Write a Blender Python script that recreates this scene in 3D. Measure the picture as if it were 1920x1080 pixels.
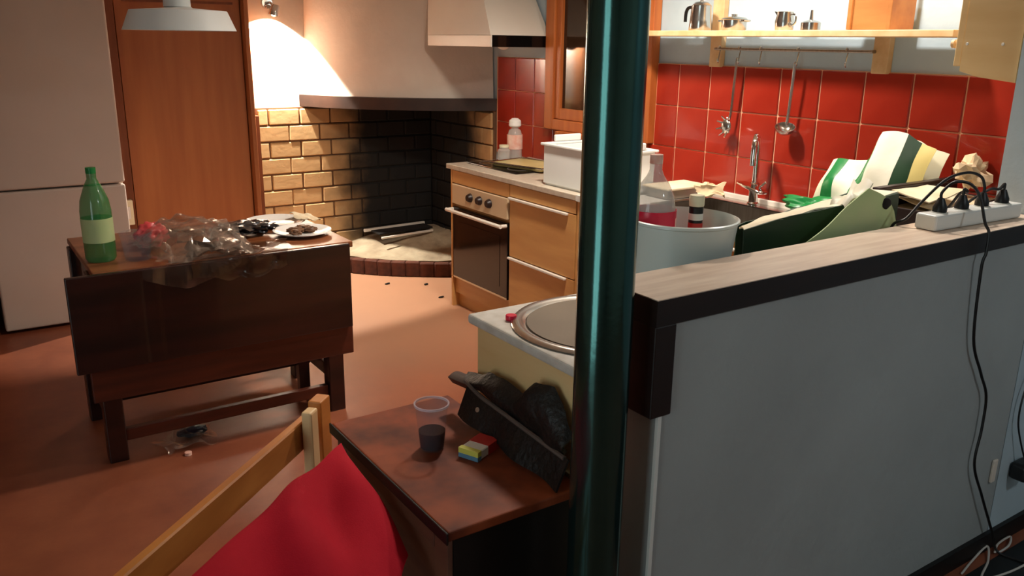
import bpy, bmesh, math, random
from mathutils import Vector, Matrix, noise
random.seed(7)
for o in list(bpy.data.objects): bpy.data.objects.remove(o)
scn = bpy.context.scene
COL = scn.collection

# ------------------------------------------------------------------ camera
CAM = Vector((0, 0, 1.62)); YAW, PITCH, ROLL = 0.59590, 0.28331, 0.01382
fw = Vector((math.sin(YAW)*math.cos(PITCH), math.cos(YAW)*math.cos(PITCH), -math.sin(PITCH)))
rt = Vector((math.cos(YAW), -math.sin(YAW), 0)); up = rt.cross(fw)
r2 = rt*math.cos(ROLL)+up*math.sin(ROLL); u2 = -rt*math.sin(ROLL)+up*math.cos(ROLL)
cd = bpy.data.cameras.new('camera'); cam = bpy.data.objects.new('camera', cd); COL.objects.link(cam)
cd.sensor_width = 36; cd.lens = 1587.0/1920*36; cd.clip_start = 0.02
m = Matrix((r2, u2, -fw)).transposed().to_4x4(); m.translation = CAM; cam.matrix_world = m
scn.camera = cam

# ------------------------------------------------------------------ world, lights, exposure
w = bpy.data.worlds.new('world'); scn.world = w; w.use_nodes = True
w.node_tree.nodes['Background'].inputs[0].default_value = (.04, .05, .06, 1)
w.node_tree.nodes['Background'].inputs[1].default_value = .3
vs = scn.view_settings
vs.view_transform = 'Standard'; vs.look = 'None'; vs.gamma = 1; vs.use_curve_mapping = False
vs.exposure = 0.0
def light(name, kind, loc, energy, color, target=None, **kw):
    d = bpy.data.lights.new(name, kind); o = bpy.data.objects.new(name, d); COL.objects.link(o)
    d.energy = energy; d.color = color; o.location = loc
    for k, v in kw.items(): setattr(d, k, v)
    if target is not None:
        o.rotation_euler = (Vector(target)-Vector(loc)).to_track_quat('-Z', 'Y').to_euler()
    return o
# ceiling lamp of the kitchen, cold ceiling lamp of the living room behind the camera, spot over the shelf
light('kitchen_ceiling_light', 'SPOT', (2.20, 2.80, 2.50), 200, (1, .89, .76), (2.35, 3.0, 0), spot_size=2.65, spot_blend=1.0, shadow_soft_size=.10)
light('shelf_spot_light', 'SPOT', (2.75, 1.95, 2.40), 60, (1, .94, .86), (2.90, 2.03, 1.6), spot_size=2.8, spot_blend=.8, shadow_soft_size=.05)
light('living_room_light', 'AREA', (2.3, -0.9, 2.45), 12, (.86, .96, 1.0), (2.3, -0.6, 0), shape='DISK', size=.25)

# ------------------------------------------------------------------ materials
MATS = {}
def srgb(c):
    return tuple(((x/255)/12.92 if x/255 <= .04045 else ((x/255+.055)/1.055)**2.4) for x in c)+(1,)
def mat(name, c, rough=.5, metal=0, c2=None, scale=4, stretch=(1,1,1), bump=0, bscale=40, trans=0, alpha=1, emit=0, coat=0, detail=6, ior=1.45, lo=.35, hi=.65, sheen=0, spec=.5):
    m = bpy.data.materials.new(name); m.use_nodes = True; nt = m.node_tree; N = nt.nodes; L = nt.links
    b = N['Principled BSDF']; b.inputs['Roughness'].default_value = rough; b.inputs['Metallic'].default_value = metal
    b.inputs['Base Color'].default_value = srgb(c); b.inputs['Transmission Weight'].default_value = trans
    b.inputs['Alpha'].default_value = alpha; b.inputs['IOR'].default_value = ior; b.inputs['Coat Weight'].default_value = coat
    b.inputs['Sheen Weight'].default_value = sheen; b.inputs['Specular IOR Level'].default_value = spec
    if emit: b.inputs['Emission Color'].default_value = srgb(c); b.inputs['Emission Strength'].default_value = emit
    tc = N.new('ShaderNodeTexCoord'); mp = N.new('ShaderNodeMapping'); mp.inputs['Scale'].default_value = stretch
    L.new(tc.outputs['Object'], mp.inputs['Vector'])
    if c2:
        n = N.new('ShaderNodeTexNoise'); n.inputs['Scale'].default_value = scale; n.inputs['Detail'].default_value = detail
        L.new(mp.outputs[0], n.inputs['Vector'])
        r = N.new('ShaderNodeValToRGB'); r.color_ramp.elements[0].color = srgb(c); r.color_ramp.elements[1].color = srgb(c2)
        r.color_ramp.elements[0].position = lo; r.color_ramp.elements[1].position = hi
        L.new(n.outputs['Fac'], r.inputs[0]); L.new(r.outputs[0], b.inputs['Base Color'])
    if bump:
        n2 = N.new('ShaderNodeTexNoise'); n2.inputs['Scale'].default_value = bscale; n2.inputs['Detail'].default_value = 5
        L.new(mp.outputs[0], n2.inputs['Vector'])
        bp = N.new('ShaderNodeBump'); bp.inputs['Strength'].default_value = bump; bp.inputs['Distance'].default_value = .01
        L.new(n2.outputs['Fac'], bp.inputs['Height']); L.new(bp.outputs[0], b.inputs['Normal'])
    MATS[name] = m; return m
def film(name, c, fac, rough=.12, ior=1.5):
    # thin clear plastic film: part see-through, part glossy
    m = bpy.data.materials.new(name); m.use_nodes = True; nt = m.node_tree; N = nt.nodes; L = nt.links
    b = N['Principled BSDF']; b.inputs['Base Color'].default_value = srgb(c); b.inputs['Roughness'].default_value = rough
    b.inputs['Specular IOR Level'].default_value = .8
    t = N.new('ShaderNodeBsdfTransparent'); t.inputs[0].default_value = (.96, .96, .96, 1)
    x = N.new('ShaderNodeMixShader'); x.inputs[0].default_value = fac
    L.new(t.outputs[0], x.inputs[1]); L.new(b.outputs[0], x.inputs[2]); L.new(x.outputs[0], N['Material Output'].inputs[0])
    MATS[name] = m; return m

mat('plaster_white', (226, 214, 200), .85, c2=(216, 202, 188), scale=3, bump=.25, bscale=25)
mat('plaster_kitchen', (186, 202, 210), .85, c2=(178, 195, 204), scale=3, bump=.2, bscale=25)
mat('plaster_grey', (168, 174, 174), .85, c2=(158, 163, 163), scale=2, bump=.2, bscale=30)
mat('ceiling', (225, 215, 200), .9, c2=(215, 205, 190))
mat('tile_red', (166, 48, 31), .22, c2=(150, 38, 24), scale=3, bump=.05, bscale=12, coat=.3)
mat('grout', (236, 176, 140), .9, c2=(220, 160, 124))
mat('door_wood', (168, 104, 60), .5, c2=(156, 92, 52), scale=2.5, stretch=(6, 6, .5))
mat('door_frame', (128, 70, 36), .5, c2=(108, 56, 28), scale=3, stretch=(6, 6, .6))
mat('window_wood', (190, 108, 52), .45, c2=(168, 88, 40), scale=3, stretch=(6, 6, .6))
mat('glass_dark', (46, 30, 20), .08, c2=(60, 42, 28), scale=1.5)
mat('maple', (206, 154, 92), .45, c2=(190, 136, 78), scale=2, stretch=(1, 1, 6), detail=4)
mat('birch', (222, 190, 138), .5, c2=(212, 176, 122), scale=2, stretch=(1, 1, 6), detail=4)
mat('pine', (226, 192, 146), .5, c2=(210, 170, 120), scale=3, stretch=(1, 5, 5))
mat('pine_box', (200, 132, 70), .5, c2=(180, 112, 56), scale=3, stretch=(5, 1, 5))
mat('worktop', (206, 202, 194), .35, c2=(192, 186, 176), scale=30, detail=3)
mat('worktop_hob', (196, 184, 166), .35, c2=(180, 166, 148), scale=30, detail=3)
mat('steel', (200, 196, 190), .22, metal=1)
mat('steel_brushed', (168, 160, 150), .38, metal=1, c2=(150, 142, 132), scale=4, stretch=(1, 20, 1))
mat('sink_basin', (88, 78, 66), .5, metal=.8, c2=(76, 67, 57), scale=3)
mat('chrome', (225, 225, 225), .06, metal=1)
mat('white_metal', (226, 218, 206), .35, c2=(220, 211, 198), scale=2)
mat('black_gloss', (14, 12, 12), .08)
mat('black_plastic', (16, 16, 17), .4)
mat('oven_panel', (214, 192, 156), .35, metal=.2)
mat('fridge_white', (206, 190, 178), .4, c2=(192, 175, 162), scale=1)
mat('pillar', (62, 98, 94), .16, metal=.9, c2=(57, 91, 87), scale=8, bump=.02, bscale=60)
mat('ledge_wood', (236, 214, 192), .36, c2=(216, 190, 168), scale=5, stretch=(.8, 8, 8))
mat('dark_edge', (24, 13, 11), .5, c2=(34, 19, 15), scale=4, stretch=(1, 8, 8))
mat('baseboard', (12, 10, 10), .5)
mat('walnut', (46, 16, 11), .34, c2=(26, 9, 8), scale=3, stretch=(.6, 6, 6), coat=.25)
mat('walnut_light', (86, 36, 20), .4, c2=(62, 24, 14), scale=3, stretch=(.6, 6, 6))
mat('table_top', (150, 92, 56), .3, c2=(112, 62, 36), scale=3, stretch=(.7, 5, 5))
mat('chest_top', (150, 72, 40), .55, c2=(84, 36, 22), scale=6, stretch=(1, 1, 1), spec=.25)
mat('chest_side', (112, 74, 58), .5, c2=(84, 52, 42), scale=3, stretch=(5, 1, 5))
mat('chest_dark', (12, 7, 6), .5)
mat('chair_wood', (206, 134, 66), .42, c2=(180, 110, 50), scale=3, stretch=(1, 1, 5))
mat('chair_pale', (236, 200, 150), .5, c2=(224, 186, 136))
mat('red_fabric', (190, 26, 46), .85, c2=(174, 18, 38), scale=4, bump=.15, bscale=300, spec=.2)
mat('leather_black', (11, 10, 9), .5, c2=(18, 16, 15), scale=10, bump=.5, bscale=60)
mat('leather_brown', (56, 26, 18), .5, c2=(40, 18, 13))
mat('rim_grey', (92, 80, 74), .5)
mat('plastic_white', (226, 228, 224), .35, c2=(220, 222, 218), scale=2)
mat('bucket_white', (216, 226, 220), .3, c2=(210, 221, 214), scale=2)
mat('pink_red', (214, 24, 62), .3, c2=(196, 16, 48), scale=6)
mat('cap_cream', (232, 222, 188), .5)
mat('label_white', (230, 226, 216), .6)
mat('label_red', (190, 50, 44), .5)
mat('label_pink', (226, 160, 140), .5, c2=(236, 200, 184), scale=30)
mat('label_yellow', (216, 214, 96), .5)
mat('label_blue', (96, 140, 168), .5)
mat('bag_green', (30, 130, 66), .35, c2=(22, 112, 54), bump=.2, bscale=15)
mat('bag_dark', (18, 56, 28), .45, c2=(12, 42, 20), scale=5)
mat('bag_white', (236, 232, 214), .45, c2=(226, 222, 200), bump=.2, bscale=15)
mat('bag_light', (176, 198, 140), .5, c2=(190, 200, 150), scale=5)
mat('bag_cream', (238, 232, 206), .35, c2=(230, 226, 196), scale=4, bump=.2, bscale=12)
mat('bag_yellow', (226, 206, 130), .5)
mat('paper', (236, 222, 192), .8, c2=(222, 200, 164), scale=8)
mat('tissue', (232, 206, 168), .9, c2=(220, 190, 150), scale=6)
mat('crate', (60, 40, 36), .45, c2=(48, 30, 27), scale=6)
mat('crate_dark', (34, 16, 14), .4)
mat('china', (238, 234, 228), .15)
mat('food', (70, 44, 28), .5, c2=(110, 74, 46), scale=30)
mat('foil', (120, 118, 120), .2, metal=.8, c2=(40, 40, 44), scale=18)
mat('pink_wrap', (216, 62, 70), .35, c2=(230, 96, 96), scale=10)
mat('wine', (28, 4, 8), .1)
mat('cable', (14, 12, 12), .45)
mat('cable_white', (200, 192, 184), .5)
mat('ash', (176, 162, 136), .95, c2=(138, 122, 100), scale=6, bump=.6, bscale=25)
mat('mortar', (120, 82, 54), .95, c2=(100, 66, 44))
mat('jar_green', (120, 160, 120), .15)
mat('plate_tray', (206, 190, 128), .3, c2=(190, 172, 112), scale=4)
mat('lamp_shade', (222, 228, 228), .5)
mat('bulb', (255, 226, 180), .4, emit=12)
mat('bulb_off', (240, 236, 228), .3)
mat('daylight_glass', (204, 226, 228), .2, emit=4.2)
mat('char', (22, 18, 16), .9)
def wrap_film(name, base, rough):
    # crinkled cellophane: clear face-on, glossy towards grazing angles
    m = bpy.data.materials.new(name); m.use_nodes = True; nt = m.node_tree; N = nt.nodes; L = nt.links
    b = N['Principled BSDF']; b.inputs['Base Color'].default_value = srgb((225, 212, 200)); b.inputs['Roughness'].default_value = rough; b.inputs['Metallic'].default_value = .75
    t = N.new('ShaderNodeBsdfTransparent'); t.inputs[0].default_value = (.97, .96, .95, 1)
    lw = N.new('ShaderNodeLayerWeight'); lw.inputs[0].default_value = .3
    ma = N.new('ShaderNodeMath'); ma.operation = 'MULTIPLY_ADD'; ma.inputs[1].default_value = .5; ma.inputs[2].default_value = base; ma.use_clamp = True
    L.new(lw.outputs['Facing'], ma.inputs[0])
    x = N.new('ShaderNodeMixShader'); L.new(ma.outputs[0], x.inputs[0])
    L.new(t.outputs[0], x.inputs[1]); L.new(b.outputs[0], x.inputs[2]); L.new(x.outputs[0], N['Material Output'].inputs[0])
    MATS[name] = m
wrap_film('clear_film', .02, .12)
film('rim_film', (226, 218, 230), .4, .1)
film('brown_film', (70, 46, 34), .30, .05)
film('clear_cup', (200, 190, 204), .05, .06)
film('clear_bottle', (226, 222, 214), .42, .1)
film('green_bottle', (52, 138, 74), .62, .12)

def brick_mat(name='fire_brick', ca=(206, 164, 112), cb=(224, 184, 130)):
    # fire brick: buff, each brick a little different, soot around the flue, widened to paint the hood's shade
    m = bpy.data.materials.new(name); m.use_nodes = True; nt = m.node_tree; N = nt.nodes; L = nt.links
    b = N['Principled BSDF']; b.inputs['Roughness'].default_value = .85
    oi = N.new('ShaderNodeObjectInfo'); r = N.new('ShaderNodeValToRGB')
    r.color_ramp.elements[0].color = srgb(ca); r.color_ramp.elements[1].color = srgb(cb)
    L.new(oi.outputs['Random'], r.inputs[0])
    g = N.new('ShaderNodeNewGeometry'); n = N.new('ShaderNodeTexNoise'); n.inputs['Scale'].default_value = 5; n.inputs['Detail'].default_value = 6
    L.new(g.outputs['Position'], n.inputs['Vector'])
    sub = N.new('ShaderNodeVectorMath'); sub.operation = 'SUBTRACT'; sub.inputs[1].default_value = (3.02, 5.70, .75)
    L.new(g.outputs['Position'], sub.inputs[0])
    mul = N.new('ShaderNodeVectorMath'); mul.operation = 'MULTIPLY'; mul.inputs[1].default_value = (1, .95, .35); L.new(sub.outputs[0], mul.inputs[0])
    ln = N.new('ShaderNodeVectorMath'); ln.operation = 'LENGTH'; L.new(mul.outputs[0], ln.inputs[0])
    ad = N.new('ShaderNodeMath'); ad.operation = 'MULTIPLY_ADD'; ad.inputs[1].default_value = .35; L.new(n.outputs['Fac'], ad.inputs[0]); L.new(ln.outputs['Value'], ad.inputs[2])
    mr = N.new('ShaderNodeMapRange'); mr.inputs['From Min'].default_value = .58; mr.inputs['From Max'].default_value = 1.02; mr.interpolation_type = 'SMOOTHSTEP'
    L.new(ad.outputs[0], mr.inputs['Value'])
    n2 = N.new('ShaderNodeTexNoise'); n2.inputs['Scale'].default_value = 20; L.new(g.outputs['Position'], n2.inputs['Vector'])
    mx0 = N.new('ShaderNodeMix'); mx0.data_type = 'RGBA'; mx0.blend_type = 'MULTIPLY'; mx0.inputs[0].default_value = .35
    L.new(r.outputs[0], mx0.inputs[6]); L.new(n2.outputs['Color'], mx0.inputs[7]) 
    mx = N.new('ShaderNodeMix'); mx.data_type = 'RGBA'; mx.inputs[6].default_value = (.006, .005, .004, 1)
    L.new(mr.outputs[0], mx.inputs[0]); L.new(r.outputs[0], mx.inputs[7]); L.new(mx.outputs[2], b.inputs['Base Color'])
    bp = N.new('ShaderNodeBump'); bp.inputs['Strength'].default_value = .15; bp.inputs['Distance'].default_value = .01
    L.new(n2.outputs['Fac'], bp.inputs['Height']); L.new(bp.outputs[0], b.inputs['Normal'])
    MATS[name] = m
brick_mat(); brick_mat('mortar_soot_shade', (120, 84, 56), (112, 78, 52))
def floor_surface():
    m = bpy.data.materials.new('terracotta_floor'); m.use_nodes = True; nt = m.node_tree; N = nt.nodes; L = nt.links
    b = N['Principled BSDF']; b.inputs['Roughness'].default_value = .42
    g = N.new('ShaderNodeNewGeometry'); n = N.new('ShaderNodeTexNoise'); n.inputs['Scale'].default_value = 2.2; n.inputs['Detail'].default_value = 8; n.inputs['Roughness'].default_value = .65
    L.new(g.outputs['Position'], n.inputs['Vector'])
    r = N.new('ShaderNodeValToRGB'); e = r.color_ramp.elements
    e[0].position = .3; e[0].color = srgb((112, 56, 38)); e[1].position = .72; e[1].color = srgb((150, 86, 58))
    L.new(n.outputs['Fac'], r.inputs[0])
    # ash and dust by the hearth, widened to paint the kitchen light's falloff
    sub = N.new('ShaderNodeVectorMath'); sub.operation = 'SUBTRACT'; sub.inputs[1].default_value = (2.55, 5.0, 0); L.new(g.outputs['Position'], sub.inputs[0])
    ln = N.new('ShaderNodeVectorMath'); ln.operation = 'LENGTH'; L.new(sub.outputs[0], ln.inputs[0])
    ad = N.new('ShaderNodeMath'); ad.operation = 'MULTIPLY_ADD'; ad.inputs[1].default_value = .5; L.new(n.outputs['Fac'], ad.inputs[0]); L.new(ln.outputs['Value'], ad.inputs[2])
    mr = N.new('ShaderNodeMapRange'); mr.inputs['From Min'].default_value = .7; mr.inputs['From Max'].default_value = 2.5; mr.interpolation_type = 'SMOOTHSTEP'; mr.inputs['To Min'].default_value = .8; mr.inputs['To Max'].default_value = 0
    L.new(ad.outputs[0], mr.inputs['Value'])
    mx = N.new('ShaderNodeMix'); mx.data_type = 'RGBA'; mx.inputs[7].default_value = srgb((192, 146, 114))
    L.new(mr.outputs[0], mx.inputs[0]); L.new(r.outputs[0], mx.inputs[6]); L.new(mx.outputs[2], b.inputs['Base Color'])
    bp = N.new('ShaderNodeBump'); bp.inputs['Strength'].default_value = .12; bp.inputs['Distance'].default_value = .01
    L.new(n.outputs['Fac'], bp.inputs['Height']); L.new(bp.outputs[0], b.inputs['Normal'])
    MATS['terracotta_floor'] = m
floor_surface()

# ------------------------------------------------------------------ mesh helpers (world coordinates)
def box(bm, x0, x1, y0, y1, z0, z1, bev=0, seg=2, mtx=None):
    r = bmesh.ops.create_cube(bm, size=1)['verts']
    for v in r: v.co = Vector((x0+(v.co.x+.5)*(x1-x0), y0+(v.co.y+.5)*(y1-y0), z0+(v.co.z+.5)*(z1-z0)))
    if bev:
        es = list({e for v in r for e in v.link_edges})
        rr = bmesh.ops.bevel(bm, geom=es, offset=bev, segments=seg, affect='EDGES', profile=.5)
        r = list({v for f in rr['faces'] for v in f.verts}|{v for v in r if v.is_valid})
    if mtx is not None: bmesh.ops.transform(bm, matrix=mtx, verts=r)
    return bm
def BX(*a, **k): return box(bmesh.new(), *a, **k)
def beam_box(bm, p, q, wd, ht, bev=.002, upv=(0,0,1)):
    p, q = Vector(p), Vector(q); d = (q-p); l = d.length; d.normalize(); s = d.cross(Vector(upv)).normalized(); u = s.cross(d)
    mt = Matrix((d, s, u)).transposed().to_4x4(); mt.translation = p
    return box(bm, 0, l, -wd/2, wd/2, -ht/2, ht/2, bev, 1, mt)
def tube(bm, pts, r, n=8):
    pts = [Vector(p) for p in pts]; rings = []; prev = None
    for i, p in enumerate(pts):
        t = (pts[min(i+1, len(pts)-1)]-pts[max(i-1, 0)]).normalized()
        if prev is None: a = t.orthogonal().normalized()
        else: a = (prev-t*prev.dot(t)); a = a.normalized() if a.length > 1e-5 else t.orthogonal().normalized()
        prev = a; b = t.cross(a); ri = r[i] if isinstance(r, (list, tuple)) else r
        rings.append([bm.verts.new(p+(a*math.cos(2*math.pi*k/n)+b*math.sin(2*math.pi*k/n))*ri) for k in range(n)])
    for i in range(len(rings)-1):
        for k in range(n): bm.faces.new((rings[i][k], rings[i][(k+1) % n], rings[i+1][(k+1) % n], rings[i+1][k]))
    bm.faces.new(rings[0][::-1]); bm.faces.new(rings[-1]); return bm
def TB(*a, **k): return tube(bmesh.new(), *a, **k)
def spline(pts, n=8):
    pts = [Vector(p) for p in pts]; P = [pts[0]]+pts+[pts[-1]]; out = []
    for i in range(1, len(P)-2):
        for k in range(n):
            t = k/n; a, b, c, d = P[i-1], P[i], P[i+1], P[i+2]
            out.append(.5*((2*b)+(c-a)*t+(2*a-5*b+4*c-d)*t*t+(3*b-a-3*c+d)*t**3))
    return out+[pts[-1]]
def lathe(bm, prof, c, n=28, axis=(0, 0, 1)):
    c = Vector(c); ax = Vector(axis).normalized(); a = ax.orthogonal().normalized() if abs(ax.z) < .99 else Vector((1, 0, 0)); b = ax.cross(a); rings = []
    for r, z in prof:
        if r < 1e-6: rings.append([bm.verts.new(c+ax*z)])
        else: rings.append([bm.verts.new(c+ax*z+(a*math.cos(2*math.pi*k/n)+b*math.sin(2*math.pi*k/n))*r) for k in range(n)])
    for i in range(len(rings)-1):
        A, B = rings[i], rings[i+1]
        for k in range(n):
            k2 = (k+1) % n
            if len(A) == 1 and len(B) == 1: continue
            if len(A) == 1: bm.faces.new((A[0], B[k2], B[k]))
            elif len(B) == 1: bm.faces.new((A[k], A[k2], B[0]))
            else: bm.faces.new((A[k], A[k2], B[k2], B[k]))
    return bm
def LT(*a, **k): return lathe(bmesh.new(), *a, **k)
def prism(bm, poly, fn0, fn1):
    a = [bm.verts.new(fn0(*p)) for p in poly]; b = [bm.verts.new(fn1(*p)) for p in poly]; n = len(poly)
    for i in range(n): bm.faces.new((a[i], a[(i+1) % n], b[(i+1) % n], b[i]))
    bm.faces.new(a[::-1]); bm.faces.new(b); return bm
def patch(bm, fn, nu, nv, th=.002, mats=None):
    # closed sheet: fn(u, v) -> point, thickness th along the sheet's normal
    P = [[Vector(fn(i/nu, j/nv)) for j in range(nv+1)] for i in range(nu+1)]
    def nor(i, j):
        du = P[min(i+1, nu)][j]-P[max(i-1, 0)][j]; dv = P[i][min(j+1, nv)]-P[i][max(j-1, 0)]
        n = du.cross(dv); return n.normalized() if n.length > 1e-9 else Vector((0, 0, 1))
    A = [[bm.verts.new(P[i][j]) for j in range(nv+1)] for i in range(nu+1)]
    B = [[bm.verts.new(P[i][j]-nor(i, j)*th) for j in range(nv+1)] for i in range(nu+1)]
    for i in range(nu):
        for j in range(nv):
            f = bm.faces.new((A[i][j], A[i+1][j], A[i+1][j+1], A[i][j+1])); g = bm.faces.new((B[i][j], B[i][j+1], B[i+1][j+1], B[i+1][j]))
            if mats: f.material_index = g.material_index = mats(i/nu, j/nv)
    for i in range(nu):
        bm.faces.new((A[i+1][0], A[i][0], B[i][0], B[i+1][0])); bm.faces.new((A[i][nv], A[i+1][nv], B[i+1][nv], B[i][nv]))
    for j in range(nv):
        bm.faces.new((A[0][j], A[0][j+1], B[0][j+1], B[0][j])); bm.faces.new((A[nu][j+1], A[nu][j], B[nu][j], B[nu][j+1]))
    return bm
def PT(*a, **k): return patch(bmesh.new(), *a, **k)
def crumple(p, s, amp, seed=0):
    q = Vector(p)*s+Vector((seed*7.1, seed*3.3, seed*1.7)); return Vector(noise.noise_vector(q))*amp
def blob(bm, c, rad, amp, s, seed=0, sub=3):
    r = bmesh.ops.create_icosphere(bm, subdivisions=sub, radius=1)['verts']
    for v in r:
        d = v.co.copy(); k = 1+amp*noise.noise(d*s+Vector((seed, seed*2, seed*3))); v.co = Vector(c)+Vector((d.x*rad[0], d.y*rad[1], d.z*rad[2]))*k
    return bm
def lerp4(a, b, c, d):
    a, b, c, d = map(Vector, (a, b, c, d))   # a:u0v0 b:u1v0 c:u0v1 d:u1v1
    return lambda u, v: a*(1-u)*(1-v)+b*u*(1-v)+c*(1-u)*v+d*u*v

# ------------------------------------------------------------------ object helpers
WL = {}
def tag(o, label=None, cat=None, group=None, kind=None):
    if label: o['label'] = label
    if cat: o['category'] = cat
    if group: o['group'] = group
    if kind: o['kind'] = kind
    return o
def thing(name, loc, label, cat, group=None):
    o = bpy.data.objects.new(name, None); COL.objects.link(o); o.location = loc; o.empty_display_size = .05
    WL[o] = Vector(loc); return tag(o, label, cat, group)
def obj(name, bm, mt, parent=None, smooth=False, origin=None):
    bmesh.ops.recalc_face_normals(bm, faces=bm.faces)
    if parent is not None: base = WL[parent]
    elif origin is not None: base = Vector(origin)
    else:
        xs = [v.co for v in bm.verts]
        base = Vector(((min(v.x for v in xs)+max(v.x for v in xs))/2, (min(v.y for v in xs)+max(v.y for v in xs))/2, min(v.z for v in xs)))
    bmesh.ops.translate(bm, verts=bm.verts, vec=-base)
    me = bpy.data.meshes.new(name); bm.to_mesh(me); bm.free()
    for k in (mt if isinstance(mt, (list, tuple)) else [mt]): me.materials.append(MATS[k])
    if smooth:
        for p in me.polygons: p.use_smooth = True
        try: me.set_sharp_from_angle(angle=math.radians(40))
        except Exception: pass
    o = bpy.data.objects.new(name, me); COL.objects.link(o); WL[o] = base
    if parent is not None: o.parent = parent
    else: o.location = base
    return o
def struct(name, bm, mt, label=None, smooth=False):
    return tag(obj(name, bm, mt, None, smooth), label, None, None, 'structure')
def piece(name, me, loc, parent, rot=None):
    o = bpy.data.objects.new(name, me); COL.objects.link(o); o.parent = parent; o.location = Vector(loc)-WL[parent]
    if rot is not None: o.rotation_euler = rot
    return o
def raw_mesh(name, bm, mt):
    me = bpy.data.meshes.new(name); bmesh.ops.recalc_face_normals(bm, faces=bm.faces); bm.to_mesh(me); bm.free(); me.materials.append(MATS[mt]); return me

# ================================================================== SETTING
XT, YB, YH, HW1, ZL, CEIL = 3.20, 5.86, 1.165, 1.343, 1.131, 2.60
XL, YF = -1.6, -2.2
struct('floor', BX(XL, XT+.1, YF, YB+.1, -.1, 0), 'terracotta_floor', 'terracotta coloured floor with dust and brightness painted in towards the hearth')
struct('ceiling', BX(XL, XT+.1, YF, YB+.1, CEIL, CEIL+.1), 'ceiling', 'plain pale ceiling')
wb = struct('wall_back', BX(XL, XT+.1, YB, YB+.1, 0, CEIL), 'plaster_white', 'white plaster back wall with door and brick fireplace')
wr = struct('wall_right', BX(XT+.008, XT+.108, YF, YB, 0, CEIL), 'plaster_kitchen', 'pale blue kitchen wall with red tiles below')
struct('wall_left', BX(XL-.1, XL, YF, YB+.1, 0, CEIL), 'plaster_white', 'pale side wall on the left')
struct('wall_front', BX(XL, XT+.1, YF-.1, YF, 0, CEIL), 'plaster_white', 'pale wall behind the viewer')
# half-height partition and the full-height pier it runs into
struct('wall_partition', BX(1.17, 2.74, YH+.008, HW1-.008, 0, ZL-.056, bev=.006), 'plaster_grey', 'half-height grey plaster partition under the wooden ledge')
struct('wall_pier', BX(2.74, XT+.008, YH+.008, HW1-.008, 0, CEIL), 'plaster_kitchen', 'pale blue full-height wall at the end of the ledge')
led = tag(obj('trim_1', BX(1.14, 2.735, YH, HW1, ZL-.002, ZL+.0, bev=.0), 'ledge_wood'), 'brown wooden ledge capping the half-height partition', None, None, 'structure')
obj('ledge_board', BX(1.14, 2.735, YH, HW1, ZL-.057, ZL-.002), 'dark_edge', led)
obj('end_board', BX(1.14, 1.198, YH, HW1, .872, ZL-.057, bev=.003), 'dark_edge', led)
struct('baseboard_front', BX(1.172, XT, YH-.006, YH+.008, 0, .066), 'baseboard', 'black skirting along the foot of the partition')
obj('corner_bead', BX(1.166, 1.176, YH+.004, YH+.012, .066, .872), 'plastic_white', led)

# red wall tiles
tm = raw_mesh('tile', BX(-.006, .006, -.1025, .1025, -.1025, .1025, bev=.003, seg=1), 'tile_red')
obj('grout_bed', BX(XT-.001, XT+.0085, 1.35, 4.93, .89, 1.522), 'grout', wr)
y = 3.215-.10625+.2125*8; k = 0
WIN = (3.38, 4.32)
while y > 1.34:
    for zc in (.995, 1.2055, 1.416):
        if zc > 1.1 and WIN[0]-.10 < y < WIN[1]+.10:
            continue
        if y+.1 > 4.94: continue
        piece('tile', tm, (XT-.002, y, zc), wr)
    y -= .2125
# narrow cut tiles beside the window
tm2 = raw_mesh('tile_cut', BX(-.006, .006, -.0775, .0775, -.1025, .1025, bev=.003, seg=1), 'tile_red')
for zc in (1.2055, 1.416):
    piece('tile', tm2, (XT-.002, 4.406, zc), wr); piece('tile', tm2, (XT-.002, 3.2965, zc), wr)

# window with wooden casement
wn = struct('window_1', BX(XT-.012, XT+.006, WIN[0]+.05, WIN[1]-.05, 1.16, 2.1), 'glass_dark', 'wooden casement window with dark glass between the tiles')
for a, b in ((WIN[0], WIN[0]+.075), (WIN[1]-.085, WIN[1])):
    obj('frame_stile', BX(XT-.05, XT+.005, a, b, 1.105, 2.2, bev=.004), 'window_wood', wn)
for a, b in ((WIN[0]+.077, WIN[0]+.125), (WIN[1]-.135, WIN[1]-.087), (3.80, 3.85), (3.852, 3.90)):
    obj('casement_stile', BX(XT-.035, XT+.004, a, b, 1.17, 2.15, bev=.004), 'window_wood', wn)
obj('frame_rail', BX(XT-.05, XT+.005, WIN[0]+.076, WIN[1]-.086, 1.105, 1.168, bev=.004), 'window_wood', wn)
obj('frame_rail', BX(XT-.05, XT+.005, WIN[0]+.076, WIN[1]-.086, 2.151, 2.2, bev=.004), 'window_wood', wn)
obj('casement_rail', BX(XT-.035, XT+.004, WIN[0]+.126, 3.80, 1.17, 1.235, bev=.004), 'window_wood', wn)
obj('casement_rail', BX(XT-.035, XT+.004, 3.90, WIN[1]-.136, 1.17, 1.235, bev=.004), 'window_wood', wn)
obj('window_sill', BX(XT-.09, XT-.007, WIN[0]+.03, WIN[1]-.17, 1.075, 1.104, bev=.004), 'window_wood', wn)
obj('hinge', TB([(XT-.055, WIN[0]+.08, 1.22), (XT-.055, WIN[0]+.08, 1.30)], .008), 'steel_brushed', wn)

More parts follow.
